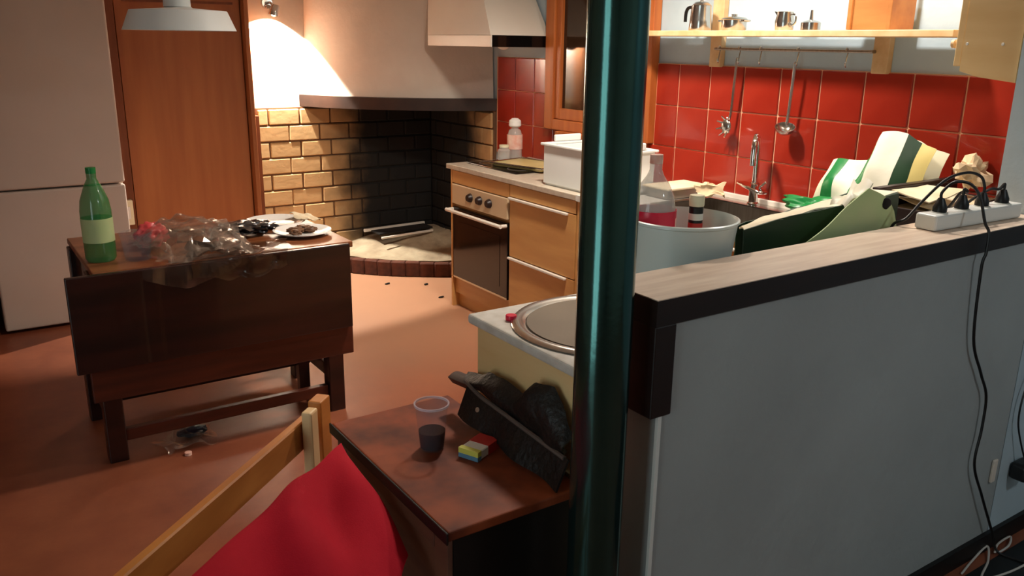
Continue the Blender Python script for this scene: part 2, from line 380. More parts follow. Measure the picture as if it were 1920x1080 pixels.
# door in the back wall
dr = struct('door_1', BX(1.005, 1.765, YB-.045, YB-.001, .005, 2.04, bev=.003), 'door_wood', 'plain orange-brown wooden door behind the table')
obj('door_jamb', BX(.93, 1.0, YB-.06, YB-.001, 0, 2.12, bev=.004), 'door_frame', dr)
obj('door_jamb', BX(1.77, 1.80, YB-.115, YB-.001, 0, 2.12, bev=.004), 'door_wood', dr)
obj('door_head', BX(1.0, 1.77, YB-.055, YB-.001, 2.045, 2.12, bev=.004), 'door_frame', dr)
obj('panel_molding', BX(1.05, 1.72, YB-.052, YB-.045, 1.825, 1.84), 'door_frame', dr)

# glazed balcony door in the left wall of the living room: cold evening daylight
bd = struct('door_2', BX(XL+.001, XL+.012, .17, 1.17, .06, 2.08), 'daylight_glass', 'glazed balcony door letting in cold daylight')
for a, b in ((.07, .17), (1.17, 1.27)): obj('door_jamb', BX(XL+.001, XL+.06, a, b, 0, 2.18, bev=.004), 'door_frame', bd)
obj('door_head', BX(XL+.001, XL+.06, .171, 1.169, 2.081, 2.18, bev=.004), 'door_frame', bd)
obj('threshold', BX(XL+.001, XL+.06, .171, 1.169, 0, .059, bev=.004), 'door_frame', bd)
obj('meeting_stile', BX(XL+.013, XL+.05, .66, .68, .06, 2.08, bev=.003), 'door_frame', bd)
obj('glazing_bar', BX(XL+.013, XL+.04, .171, 1.169, .88, .93, bev=.003), 'door_frame', bd)

# brick facing of the back wall and of the fire side, each brick a piece
mortar = obj('mortar_bed', BX(1.835, XT, YB-.022, YB-.001, .0, 1.16), 'mortar_soot_shade', wb)
mortar2 = obj('mortar_bed', BX(XT-.014, XT+.0075, 4.945, YB-.022, .0, 1.22), 'mortar_soot_shade', wr)
BW, BH = .225, .113
bmA = raw_mesh('brick', BX(-.1075, .1075, -.014, .014, -.0515, .0515, bev=.006, seg=1), 'fire_brick')
bmHalf = raw_mesh('brick_short', BX(-.045, .045, -.014, .014, -.0515, .0515, bev=.006, seg=1), 'fire_brick')
bmSide = raw_mesh('brick_side', BX(-.014, .014, -.1075, .1075, -.0515, .0515, bev=.006, seg=1), 'fire_brick')
for row in range(10):
    zc = 1.154-BH*(row+.5); off = 1.911 if row % 2 == 0 else 2.052
    x = off-BW
    while x < XT-.02:
        x0, x1 = max(x, 1.838), min(x+BW, XT-.016)
        wd = x1-x0
        if wd > .2: piece('brick', bmA, ((x0+x1)/2, YB-.020+random.uniform(-.002, .002), zc), wb)
        elif wd > .05:
            q = piece('brick', bmHalf, ((x0+x1)/2, YB-.020, zc), wb); q.scale = ((wd-.01)/.09, 1, 1)
        x += BW
    y = 4.955 if row % 2 == 0 else 4.955-.11
    while y < YB-.05:
        y0, y1 = max(y, 4.95), min(y+BW, YB-.04); wd = y1-y0
        if wd > .06:
            q = piece('brick', bmSide, (XT-.014+random.uniform(-.002, .002), (y0+y1)/2, zc), wr); q.scale = (1, (wd-.01)/.215, 1)
        y += BW
struct('trim_2', BX(1.802, 1.836, YB-.075, YB-.001, 0, 1.115, bev=.003), 'door_frame', 'upright wooden batten between door and bricks')

# ---------------- corner fireplace: hearth, beam, plaster hood
def arc(t, off=0):
    # t 0..1 from the back wall to the tiled wall
    P = [(2.15, 5.86), (2.275, 5.62), (2.44, 5.40), (2.65, 5.21), (2.90, 5.05), (3.20, 4.93)]
    q = t*5; i = min(int(q), 4); f = q-i
    PP = [P[0]]+P+[P[-1]]
    a, b, c, d = [Vector(PP[j]) for j in (i, i+1, i+2, i+3)] if i+3 < len(PP) else [Vector(PP[j]) for j in (i, i+1, i+2, i+2)]
    p = .5*((2*b)+(c-a)*f+(2*a-5*b+4*c-d)*f*f+(3*b-a-3*c+d)*f**3)
    if off:
        n = Vector((XT+.0, YB))-p; n.normalize(); p = p+n*off
    return Vector((min(p.x, XT-.001), min(p.y, YB-.002)))
fp = thing('fireplace_mantel', (2.8, 5.4, 0), 'curved white plaster chimney hood with dark mantel beam in the corner', 'fireplace')
def arcband(bm, o0, o1, z0, z1, n=30, taper=0):
    q = []
    for i in range(n+1):
        t = i/n; a, b = arc(t, o0), arc(t, o1); c, d = arc(t, o0+taper), arc(t, o1+taper)
        q.append([bm.verts.new((a.x, a.y, z0)), bm.verts.new((b.x, b.y, z0)), bm.verts.new((d.x, d.y, z1)), bm.verts.new((c.x, c.y, z1))])
    for i in range(n):
        for k in range(4): bm.faces.new((q[i][k], q[i+1][k], q[i+1][(k+1) % 4], q[i][(k+1) % 4]))
    bm.faces.new(q[0]); bm.faces.new(q[-1][::-1]); return bm
mat('beam_wood', (70, 46, 34), .5, c2=(36, 24, 20), scale=3)
obj('mantel_beam', arcband(bmesh.new(), 0, .12, 1.165, 1.245), 'beam_wood', fp, True)
obj('chimney_hood', arcband(bmesh.new(), .045, .11, 1.246, 2.59, taper=.05), 'plaster_white', fp, True)
he = thing('hearth', (2.8, 5.4, 0), 'low raised brick hearth covered in pale ash', 'hearth')
bm = bmesh.new(); nA = 24
ring = [arc(i/nA, .14) for i in range(nA+1)]
prism(bm, [(p.x, p.y) for p in ring]+[(XT-.03, YB-.04)], lambda x, y: (x, y, 0), lambda x, y: (x, y, .105))
obj('core', bm, 'mortar', he)
def ashf(u, v):
    a = arc(u, .05+.0*v); c = Vector((XT-.035, YB-.04)); p = a.lerp(c, v*.97); 
    z = .112+.11*min(1, v*1.6)+.012*noise.noise(Vector((p.x*9, p.y*9, 0)))
    return (min(p.x, XT-.036), min(p.y, YB-.04), z)
obj('ash_bed', PT(ashf, 30, 14, .02), 'ash', he, True)
mat('hearth_brick', (92, 50, 34), .85, c2=(62, 32, 24), scale=12, bump=.3, bscale=40)
hb = raw_mesh('brick_edge', BX(-.051, .051, -.07, .07, 0, .108, bev=.008, seg=1), 'hearth_brick')
nb = 12
for i in range(nb):
    t = .05+.90*(i+.5)/nb; p = arc(t, .075); d = (arc(min(1, t+.02))-arc(max(0, t-.02)))
    q = piece('brick', hb, (p.x, p.y, random.uniform(-.002, .002)), he, (0, 0, math.atan2(d.y, d.x)))
    q.scale = ((d.length/.04*.90/nb)/.106, random.uniform(.92, 1.05), random.uniform(.96, 1.05))
# grate bars lying on the ash
for i, (p, q, r) in enumerate((((2.56, 5.76, .246), (3.08, 5.78, .25), .011), ((2.58, 5.50, .236), (3.02, 5.53, .242), .008))):
    tag(obj('iron_bar', beam_box(bmesh.new(), p, q, r*2, r*2, .003), 'white_metal'), ['thick pale iron bar lying at the back of the hearth', 'thin iron bar lying nearer the front of the hearth'][i], 'iron bar')
tag(obj('fire_board', beam_box(bmesh.new(), (2.60, 5.65, .246), (3.05, 5.66, .25), .14, .012, .002), 'char'), 'charred grey board lying between the two iron bars', 'board')
for i, (x, y, a) in enumerate(((2.44, 5.13, .2), (2.66, 4.98, .5), (2.60, 4.66, .1))):
    bm = blob(bmesh.new(), (0, 0, 0), (.022, .009, .006), .3, 2, i, 2); bmesh.ops.rotate(bm, verts=bm.verts, cent=(0, 0, 0), matrix=Matrix.Rotation(a, 3, 'Z')); bmesh.ops.translate(bm, verts=bm.verts, vec=(x, y, .005))
    tag(obj('wood_chip', bm, 'char'), ['small dark chip on the floor left below the hearth', 'small dark chip on the floor in the middle below the hearth', 'small dark chip on the floor beside the oven'][i], 'wood chip', 'wood chips on the floor')

# ================================================================== KITCHEN
XC = 2.58
# oven unit
ov = thing('oven_cabinet', (2.88, 4.16, 0), 'wooden kitchen unit with a built-in oven beside the fireplace', 'cabinet')
obj('body', BX(XC+.02, 3.17, 3.845, 4.47, .09, .868), 'maple', ov)
obj('side_panel', BX(XC, 3.17, 4.471, 4.488, .0, .868), 'maple', ov)
obj('top_rail', BX(XC, XC+.019, 3.847, 4.468, .79, .866, bev=.002), 'maple', ov)
obj('plinth', BX(XC+.045, XC+.06, 3.845, 4.47, .0, .19), 'maple', ov)
oven = obj('oven', BX(XC-.002, XC+.019, 3.855, 4.46, .195, .645, bev=.003), 'black_gloss', ov)
obj('control_panel', BX(XC-.008, XC+.019, 3.852, 4.462, .665, .785, bev=.004), 'oven_panel', ov)
for yy in (4.245, 4.14, 4.035):
    obj('knob', LT([(0, 0), (.027, 0), (.025, .012), (.018, .024), (0, .024)], (XC-.008, yy, .728), 20, (-1, 0, 0)), 'crate_dark', ov, True)
obj('oven_handle', TB(spline([(XC-.002, 4.46, .627), (XC-.04, 4.455, .627), (XC-.045, 4.42, .627), (XC-.045, 3.91, .627), (XC-.04, 3.875, .627), (XC-.002, 3.868, .627)], 5), .011, 10), 'white_metal', ov, True)
obj('oven_window', BX(XC-.004, XC-.002, 3.93, 4.385, .26, .56), 'black_gloss', ov)
obj('oven_trim', BX(XC-.003, XC+.019, 3.857, 4.458, .196, .206), 'oven_panel', ov)
# drawer unit
du = thing('drawer_cabinet', (2.88, 3.55, 0), 'wooden drawer unit with two long bar handles right of the oven', 'cabinet')
obj('body', BX(XC+.02, 3.17, 3.246, 3.84, .09, .868), 'maple', du)
obj('plinth', BX(XC+.045, XC+.06, 3.246, 3.84, 0, .09), 'maple', du)
obj('drawer', BX(XC, XC+.019, 3.25, 3.838, .80, .866, bev=.002), 'maple', du)
for z0, z1 in ((.462, .795), (.10, .457)):
    d_ = obj('drawer', BX(XC, XC+.019, 3.25, 3.838, z0, z1, bev=.002), 'maple', du)
    obj('handle', BX(XC-.02, XC-.002, 3.305, 3.832, z1-.010, z1+.003, bev=.003), 'white_metal', d_)
# sink unit under the tiled wall
su = thing('sink_cabinet', (2.88, 2.58, 0), 'wooden sink base unit below the tap, mostly hidden', 'cabinet')
obj('body', BX(XC+.02, 3.17, 1.93, 3.242, .09, .72), 'maple', su)
obj('plinth', BX(XC+.045, XC+.06, 1.93, 3.242, 0, .09), 'maple', su)
for a, b in ((1.935, 2.58), (2.59, 3.238)):
    d_ = obj('door', BX(XC, XC+.019, a, b, .10, .866, bev=.002), 'maple', su); obj('handle', BX(XC-.02, XC-.001, a+.1, b-.1, .83, .842, bev=.003), 'white_metal', d_)
# peninsula unit behind the partition
pu = thing('peninsula_cabinet', (1.9, 1.6, 0), 'pale birch peninsula unit carrying the round sink', 'cabinet')
obj('end_panel', BX(1.152, 1.17, 1.348, 1.862, 0, .872), 'birch', pu)
obj('body', BX(1.172, 3.15, 1.348, 1.84, .09, .868), 'birch', pu)
obj('plinth', BX(1.172, 2.575, 1.75, 1.80, 0, .09), 'birch', pu)
for i in range(3):
    d_ = obj('door', BX(1.175+i*.465, 1.635+i*.465, 1.841, 1.858, .10, .866, bev=.002), 'birch', pu)
    obj('handle', BX(1.23+i*.465, 1.58+i*.465, 1.859, 1.873, .83, .842, bev=.003), 'white_metal', d_)
# worktops
wt = tag(obj('worktop', BX(XC-.012, 3.19, 3.242, 4.526, .870, .900, bev=.004), 'worktop_hob'), 'pale worktop over oven and drawers carrying the hob', 'worktop')
bm = bmesh.new()
box(bm, XC-.012, 2.70, 1.905, 3.240, .870, .900); box(bm, 3.09, 3.19, 1.905, 3.240, .870, .900)
box(bm, 2.70, 3.09, 1.905, 2.15, .870, .900); box(bm, 2.70, 3.09, 2.85, 3.240, .870, .900)
wt2 = tag(obj('worktop', bm, 'worktop'), 'pale worktop around the square sink below the tap', 'worktop')
wt3 = tag(obj('worktop', BX(1.143, 3.19, 1.346, 1.903, .872, .900, bev=.008, seg=3), 'worktop'), 'white worktop of the peninsula with the round steel sink', 'worktop')
obj('upstand', BX(3.172, 3.190, 1.92, 3.22, .9005, .925, bev=.003), 'white_metal', wt2)
# round steel sink in the peninsula
rs = thing('round_sink', (1.41, 1.625, .9), 'round shallow brushed steel sink basin in the peninsula worktop', 'sink')
obj('rim', LT([(.218, .0012), (.240, .0012), (.256, .0012), (.257, .004), (.250, .010), (.238, .011), (.226, .008), (.218, .0035)], (1.41, 1.625, .9), 64), 'steel', rs, True)
obj('basin', LT([(.0, .0015), (.15, .0018), (.217, .0035), (.215, .0060), (.15, .0042), (0, .0038)], (1.41, 1.625, .9), 64), 'sink_basin', rs, True)
#obj('drain', LT([(.028, .0046), (.03, .0062), (.022, .0062), (.018, .0052), (0, .0052)], (1.33, 1.66, .9), 24), 'chrome', rs, True)
tag(obj('bottle_cap', LT([(0, 0), (.0150, 0), (.0155, .003), (.0155, .012), (.0145, .014), (0, .014)], (1.214, 1.792, .9005), 20), 'pink_red', None, True), 'pink-red plastic bottle cap lying on the white worktop', 'bottle cap')
# main sink under the tap
ms = thing('kitchen_sink', (2.895, 2.5, .72), 'square steel kitchen sink below the chrome tap', 'sink')
bm = bmesh.new(); box(bm, 2.705, 3.085, 2.155, 2.845, .725, .735); box(bm, 2.705, 2.715, 2.155, 2.845, .735, .9); box(bm, 3.075, 3.085, 2.155, 2.845, .735, .9); box(bm, 2.715, 3.075, 2.155, 2.165, .735, .9); box(bm, 2.715, 3.075, 2.835, 2.845, .735, .9)
obj('basin', bm, 'steel_brushed', ms)
bm = bmesh.new(); box(bm, 2.68, 2.715, 2.13, 2.87, .9005, .906); box(bm, 3.075, 3.15, 2.13, 2.87, .9005, .906); box(bm, 2.715, 3.075, 2.13, 2.165, .9005, .906); box(bm, 2.715, 3.075, 2.835, 2.87, .9005, .906)
obj('rim', bm, 'steel', ms)
# tap
tp = thing('tap', (3.10, 2.60, .906), 'tall curved chrome mixer tap in front of the red tiles', 'tap')
obj('base', LT([(.0, 0), (.027, 0), (.027, .008), (.021, .014), (.021, .06), (.024, .066), (.024, .098), (.018, .104), (0, .104)], (3.11, 2.60, .9065), 24), 'chrome', tp, True)
obj('spout', TB(spline([(3.11, 2.60, .99), (3.11, 2.60, 1.15), (3.105, 2.60, 1.19), (3.085, 2.588, 1.222), (3.055, 2.568, 1.225), (3.03, 2.552, 1.195), (3.022, 2.547, 1.145), (3.02, 2.545, 1.10)], 8), .0135, 12), 'chrome', tp, True)
obj('lever', beam_box(bmesh.new(), (3.085, 2.66, 1.004), (3.03, 2.48, .985), .05, .016, .005), 'chrome', tp, True)
obj('lever_tip', beam_box(bmesh.new(), (3.06, 2.53, .998), (3.07, 2.50, 1.03), .012, .010, .003), 'chrome', tp, True)

# hob and what stands on it
hobt = thing('hob', (2.92, 4.2, .9), 'black glass hob set in the worktop beside the fireplace', 'hob')
obj('glass', BX(2.68, 3.13, 3.93, 4.47, .9005, .908, bev=.003), 'black_gloss', hobt)
for cx, cy, r in ((2.79, 4.34, .085), (2.79, 4.06, .07), (3.02, 4.34, .07), (3.02, 4.06, .085)):
    obj('burner_ring', LT([(r-.006, .0), (r, 0), (r, .0015), (r-.006, .0015), (r-.006, 0)], (cx, cy, .9082), 36), 'rim_grey', hobt, True)
tr = thing('serving_tray', (2.88, 4.05, .908), 'cream oblong tray with steel edge lying across the hob', 'tray')
bm = bmesh.new()
mt_ = Matrix.Translation((2.90, 4.10, .9085))@Matrix.Rotation(.25, 4, 'Z')
prism(bm, [(-.125, -.20), (.125, -.20), (.135, -.19), (.135, .19), (.125, .20), (-.125, .20), (-.135, .19), (-.135, -.19)], lambda x, y: mt_@Vector((x*.92, y*.92, .001)), lambda x, y: mt_@Vector((x, y, .018)))
obj('dish', bm, 'plate_tray', tr)
bm = bmesh.new(); tube(bm, [mt_@Vector(p) for p in [(-.136, -.2, .02), (.136, -.2, .02), (.136, .2, .02), (-.136, .2, .02), (-.136, -.2, .02)]], .005, 8)
obj('rim', bm, 'steel', tr, True)
jb = thing('squeeze_bottle', (3.03, 4.46, .909), 'clear ribbed bottle with pink label and white cap on the hob', 'bottle')
obj('body', LT([(0, 0), (.045, 0), (.048, .01), (.046, .05), (.048, .1), (.045, .15), (.038, .175), (.02, .19), (.018, .2), (0, .2)], (3.03, 4.46, .9095), 28), 'clear_bottle', jb, True)
obj('label', LT([(.049, .06), (.0495, .06), (.0495, .15), (.049, .15), (.049, .06)], (3.03, 4.46, .909), 28), 'label_pink', jb, True)
obj('cap', LT([(0, .195), (.03, .195), (.04, .205), (.038, .235), (.02, .25), (0, .252)], (3.03, 4.46, .909), 24), 'china', jb, True)
gj = thing('glass_jar', (2.93, 4.43, .909), 'small greenish glass jar beside the bottle on the hob', 'jar')
obj('body', LT([(0, 0), (.038, 0), (.04, .01), (.04, .06), (.03, .07), (.03, .078), (0, .078)], (2.93, 4.43, .9095), 24), 'clear_bottle', gj, True)
obj('lid', LT([(0, .0785), (.031, .0785), (.031, .092), (0, .092)], (2.93, 4.43, .909), 24), 'cap_cream', gj, True)
# white plastic dish box
db = thing('storage_box', (2.78, 3.33, .9), 'large white plastic box with raised ends on the worktop by the window', 'box')
bx0, bx1, by0, by1, bz0, bz1 = 2.62, 2.93, 3.08, 3.585, .901, 1.105
bm = bmesh.new(); box(bm, bx0+.01, bx1-.01, by0+.01, by1-.01, bz0, bz0+.008)
obj('bottom', bm, 'plastic_white', db)
for nm, a in (('side_wall', (bx0, bx0+.008, by0, by1)), ('side_wall', (bx1-.008, bx1, by0, by1)), ('end_wall', (bx0+.009, bx1-.009, by0, by0+.008)), ('end_wall', (bx0+.009, bx1-.009, by1-.008, by1))):
    obj(nm, BX(*a, bz0+.009, bz1, bev=.003), 'plastic_white', db)
bm = bmesh.new(); box(bm, bx0-.014, bx0+.008, by0-.014, by1+.014, bz1+.0005, bz1+.014, .004); box(bm, bx1-.008, bx1+.014, by0-.014, by1+.014, bz1+.0005, bz1+.014, .004)
box(bm, bx0+.008, bx1-.008, by1-.008, by1+.014, bz1+.0005, bz1+.014, .004); box(bm, bx0+.008, bx1-.008, by0-.014, by0+.008, bz1+.0005, bz1+.014, .004)
obj('rim', bm, 'plastic_white', db)
for yy in (by0-.012, by1-.008):
    obj('handle', BX(bx0+.07, bx1-.07, yy, yy+.02, bz1+.015, bz1+.05, bev=.006), 'plastic_white', db)
sb = thing('small_bottle', (3.02, 3.66, .9), 'small bottle with white cap behind the white storage box', 'bottle')
obj('body', LT([(0, 0), (.028, 0), (.028, .15), (.014, .18), (.014, .2), (0, .2)], (3.02, 3.70, .9005), 20), 'label_red', sb, True)
obj('cap', LT([(0, .2005), (.018, .2005), (.018, .235), (0, .235)], (3.02, 3.70, .9), 20), 'china', sb, True)

# extractor hood
eh = thing('extractor_hood', (2.98, 4.7, 1.59), 'white tapering extractor hood above the hob with black side strip', 'extractor hood')
hx, hy0, hy1 = 2.765, 4.335, 5.10
bm = bmesh.new()
lo = [(hx, hy0), (3.19, hy0), (3.19, hy1), (hx, hy1)]; hi = [(hx+.12, hy0+.42), (3.19, hy0+.42), (3.19, hy1+.2), (hx+.12, hy1+.2)]
a = [bm.verts.new((x, y, 1.655)) for x, y in lo]; b = [bm.verts.new((x, y, 2.25)) for x, y in hi]; c = [bm.verts.new((x, y, 2.58)) for x, y in hi]
for A, B in ((a, b), (b, c)):
    for i in range(4): bm.faces.new((A[i], A[(i+1) % 4], B[(i+1) % 4], B[i]))
bm.faces.new(a[::-1]); bm.faces.new(c)
obj('canopy', bm, 'white_metal', eh)
obj('front_strip', BX(hx, hx+.012, hy0+.001, hy1, 1.588, 1.654, bev=.002), 'white_metal', eh)
obj('side_strip', BX(hx+.013, 3.188, hy0, hy0+.012, 1.588, 1.654, bev=.002), 'black_gloss', eh)
obj('grille', BX(hx+.013, 3.188, hy0+.013, hy1, 1.60, 1.612), 'steel_brushed', eh)
obj('lamp', blob(bmesh.new(), (2.93, 4.45, 1.59), (.035, .035, .018), 0, 1, 0, 3), 'bulb_off', eh, True)

# wall shelf on uprights, rail with hooks
sh = thing('wall_shelf', (3.1, 2.5, 1.5), 'long pine wall shelf on two uprights above the red tiles', 'shelf')
obj('board', BX(3.0, 3.172, 1.70, 3.40, 1.655, 1.681, bev=.003), 'pine', sh)
for yy in (2.965, 2.085):
    obj('upright', BX(3.174, XT+.007, yy-.035, yy+.035, 1.515, 2.35, bev=.003), 'pine', sh)
hr = thing('hook_rail', (3.15, 2.53, 1.6), 'thin steel rail hung under the pine shelf', 'rail')
obj('bar', TB([(3.145, 2.94, 1.600), (3.145, 2.10, 1.600)], .006, 10), 'steel_brushed', hr, True)
for yy in (2.93, 2.11): obj('mount', TB([(3.145, yy, 1.6), (3.172, yy, 1.6)], .007), 'steel_brushed', hr, True)
hooks = [2.935-.02, 2.79, 2.666, 2.462, 2.22]
for i, yy in enumerate(hooks):
    h = tag(obj('s_hook', TB(spline([(3.138, yy, 1.600), (3.145, yy, 1.612), (3.155, yy, 1.603), (3.150, yy, 1.575), (3.146, yy, 1.55), (3.138, yy-.008, 1.538), (3.126, yy-.014, 1.542), (3.120, yy-.016, 1.556)], 5), .0028, 8), 'steel', None, True),
        ['small steel hook at the left end of the rail', 'steel hook holding the spaghetti spoon', 'empty steel hook between the two hanging utensils', 'steel hook holding the ladle', 'empty steel hook near the right end of the rail'][i], 'hook', 'hooks on the steel rail')
# hanging spaghetti spoon
sp = thing('spaghetti_spoon', (3.14, 2.80, 1.22), 'steel toothed spaghetti spoon hanging from the rail', 'spoon')
obj('handle', tube(bmesh.new(), spline([(3.138, 2.787, 1.56), (3.136, 2.79, 1.545), (3.138, 2.797, 1.45), (3.145, 2.808, 1.32), (3.14, 2.815, 1.27)], 5), .0062, 8), 'steel', sp, True)
bm = bmesh.new(); r = bmesh.ops.create_uvsphere(bm, u_segments=20, v_segments=12, radius=1)['verts']
for v in r:
    v.co = Vector((3.135+v.co.x*.016 if v.co.x < 0 else 3.135+v.co.x*.004, 2.822+v.co.y*.030, 1.245+v.co.z*.036))
obj('bowl', bm, 'steel', sp, True)
for i in range(9):
    a = math.pi*(.1+i*.25)-.6
    p = Vector((3.13, 2.822+math.cos(a)*.028, 1.245+math.sin(a)*.034)); q = p+Vector((-.018, math.cos(a)*.018, math.sin(a)*.016))
    obj('tooth', TB([p, q], [.005, .003], 6), 'steel', sp, True)
# hanging ladle
la = thing('ladle', (3.14, 2.47, 1.24), 'steel ladle with flat bowl hanging from the rail', 'ladle')
obj('handle', tube(bmesh.new(), spline([(3.138, 2.459, 1.548), (3.136, 2.462, 1.53), (3.138, 2.467, 1.44), (3.142, 2.475, 1.33), (3.14, 2.478, 1.28)], 5), .0072, 8), 'steel', la, True)
obj('bowl', LT([(0, -.028), (.022, -.025), (.038, -.012), (.044, .006), (.042, .006), (.036, -.010), (.02, -.022), (0, -.024)], (3.128, 2.475, 1.268), 28, (-.35, -.3, 1)), 'steel', la, True)

# things standing on the shelf
zs = 1.6815
mk = thing('moka_pot', (3.08, 2.99, zs), 'tall polished steel coffee jug with black handle on the shelf', 'coffee pot')
obj('body', LT([(0, 0), (.052, 0), (.054, .004), (.050, .05), (.046, .105), (.047, .112), (0, .112)], (3.08, 2.985, zs), 28), 'steel', mk, True)
obj('lid', LT([(0, .1125), (.046, .1125), (.03, .128), (.008, .132), (.01, .145), (0, .147)], (3.08, 2.985, zs), 28), 'steel', mk, True)
obj('handle', TB(spline([(3.08, 3.03, zs+.105), (3.08, 3.065, zs+.105), (3.08, 3.082, zs+.085), (3.08, 3.085, zs+.04)], 5), .008, 8), 'black_plastic', mk, True)
pt = thing('saucepan', (3.08, 2.777, zs), 'small lidded steel pot on the shelf right of the coffee jug', 'pot')
obj('body', LT([(0, 0), (.052, 0), (.056, .006), (.056, .045), (.06, .048), (0, .048)], (3.08, 2.777, zs), 28), 'steel', pt, True)
obj('lid', LT([(0, .0485), (.06, .0485), (.05, .056), (.012, .061), (.014, .07), (0, .072)], (3.08, 2.777, zs), 28), 'steel', pt, True)
for s in (-1, 1): obj('handle', TB(spline([(3.07, 2.777+s*.056, zs+.04), (3.06, 2.777+s*.075, zs+.042), (3.10, 2.777+s*.075, zs+.042), (3.09, 2.777+s*.056, zs+.04)], 5), .004, 6), 'steel', pt, True)
cj = thing('creamer_jug', (3.08, 2.495, zs), 'small steel jug with spout on the shelf left of the funnel', 'jug')
obj('body', LT([(0, 0), (.036, 0), (.038, .004), (.041, .035), (.034, .068), (.036, .076), (.033, .076), (.03, .066), (0, .06)], (3.08, 2.495, zs), 28), 'steel', cj, True)
obj('spout', prism(bmesh.new(), [(2.528, zs+.076), (2.545, zs+.078), (2.528, zs+.055)], lambda y, z: (3.07, y, z), lambda y, z: (3.09, y, z)), 'steel', cj)
obj('handle', TB(spline([(3.08, 2.462, zs+.066), (3.08, 2.44, zs+.06), (3.08, 2.44, zs+.03), (3.08, 2.458, zs+.02)], 5), .004, 6), 'steel', cj, True)
fn = thing('coffee_funnel', (3.08, 2.36, zs), 'small steel funnel standing upside down on the shelf', 'funnel')
obj('cup', LT([(.038, 0), (.04, .0), (.04, .03), (.03, .036), (.008, .042), (0, .042), ], (3.08, 2.36, zs), 28), 'steel', fn, True)
obj('stem', LT([(.008, .0425), (.005, .08), (.003, .08), (.003, .0425), (.008, .0425)], (3.08, 2.36, zs), 12), 'steel', fn, True)
wbx = thing('wooden_box', (3.08, 2.035, zs), 'orange wooden box with open side standing on the shelf', 'box')
obj('front_board', BX(3.02, 3.032, 1.975, 2.125, zs, zs+.125, bev=.003), 'pine_box', wbx)
obj('back_board', BX(3.14, 3.152, 1.975, 2.125, zs, zs+.125, bev=.003), 'pine_box', wbx)
obj('side_board', BX(3.01, 3.165, 1.955, 1.974, zs, zs+.20, bev=.003), 'pine_box', wbx)
obj('side_board', BX(3.01, 3.165, 2.126, 2.143, zs, zs+.115, bev=.003), 'pine_box', wbx)
obj('base_board', BX(3.033, 3.139, 1.976, 2.125, zs, zs+.01), 'pine_box', wbx)

# narrow wall cabinet on the kitchen side of the pier
wc = thing('wall_cabinet', (2.96, 1.44, 1.53), 'pale wooden wall cabinet with wooden knob at the upper right', 'cabinet')
pf = [(HW1+.001, 2.3), (HW1+.001, 1.519), (1.46, 1.532), (1.522, 1.548), (1.522, 2.3)]
obj('body', prism(bmesh.new(), pf, lambda y, z: (2.752, y, z), lambda y, z: (3.18, y, z)), 'birch', wc)
d_ = obj('door', BX(2.755, 3.178, 1.5235, 1.548, 1.563, 2.3, bev=.003), 'birch', wc)
obj('knob', LT([(0, 0), (.008, 0), (.008, .012), (.014, .018), (.013, .028), (0, .03)], (2.785, 1.548, 1.632), 18, (0, 1, 0)), 'pine', d_, True)
for yy in (1.51, 1.399): obj('screw', LT([(0, 0), (.005, 0), (.004, .002), (0, .002)], (2.7519, yy, 1.632), 12, (-1, 0, 0)), 'label_white', wc, True)

# ---------------- things on the peninsula
bk = tag(obj('bucket', LT([(0, .0), (.100, 0), (.104, .006), (.122, .14), (.138, .275), (.143, .278), (.143, .284), (.138, .286), (.133, .276), (.117, .14), (.099, .012), (0, .010)], (1.55, 1.515, .912), 64), 'bucket_white', None, True), 'white plastic bucket standing behind the wooden ledge', 'bucket')
bo = thing('plastic_bottle', (1.495, 1.565, .925), 'large clear plastic bottle with a red lower part standing in the bucket', 'bottle')
obj('body', LT([(0, .12), (.052, .12), (.056, .13), (.056, .29), (.050, .325), (.036, .355), (.022, .375), (.016, .39), (.016, .405), (0, .405)], (1.495, 1.565, .925), 28), 'clear_bottle', bo, True)
obj('red_sleeve', LT([(.0, .001), (.05, .001), (.0585, .02), (.0588, .29), (.0574, .29), (.0574, .118), (0, .118)], (1.495, 1.565, .925), 28), 'pink_red', bo, True)
obj('cap', LT([(0, .4055), (.0165, .4055), (.0165, .428), (0, .428)], (1.495, 1.565, .925), 20), 'label_pink', bo, True)
obj('label_tag', PT(lambda u, v: (1.495+.0592*math.cos(-1.1+u*.55), 1.565+.0592*math.sin(-1.1+u*.55), .925+.20+v*.07), 6, 2, .0008), 'label_pink', bo)
sj = thing('spice_bottle', (1.61, 1.535, .925), 'slim dark bottle with cream cap and white label inside the bucket', 'bottle')
obj('body', LT([(0, 0), (.0175, 0), (.0185, .005), (.0185, .288), (0, .29)], (1.618, 1.535, .925), 20), 'black_plastic', sj, True)
obj('label', LT([(.0187, .255), (.0192, .255), (.0192, .272), (.0187, .272), (.0187, .255)], (1.618, 1.535, .925), 20), 'label_white', sj, True)
obj('red_band', LT([(.0187, .22), (.0192, .22), (.0192, .247), (.0187, .247), (.0187, .22)], (1.618, 1.535, .925), 20), 'label_red', sj, True)
obj('cap', LT([(0, .2905), (.019, .2905), (.02, .294), (.02, .316), (.018, .319), (0, .319)], (1.618, 1.535, .925), 20), 'cap_cream', sj, True)

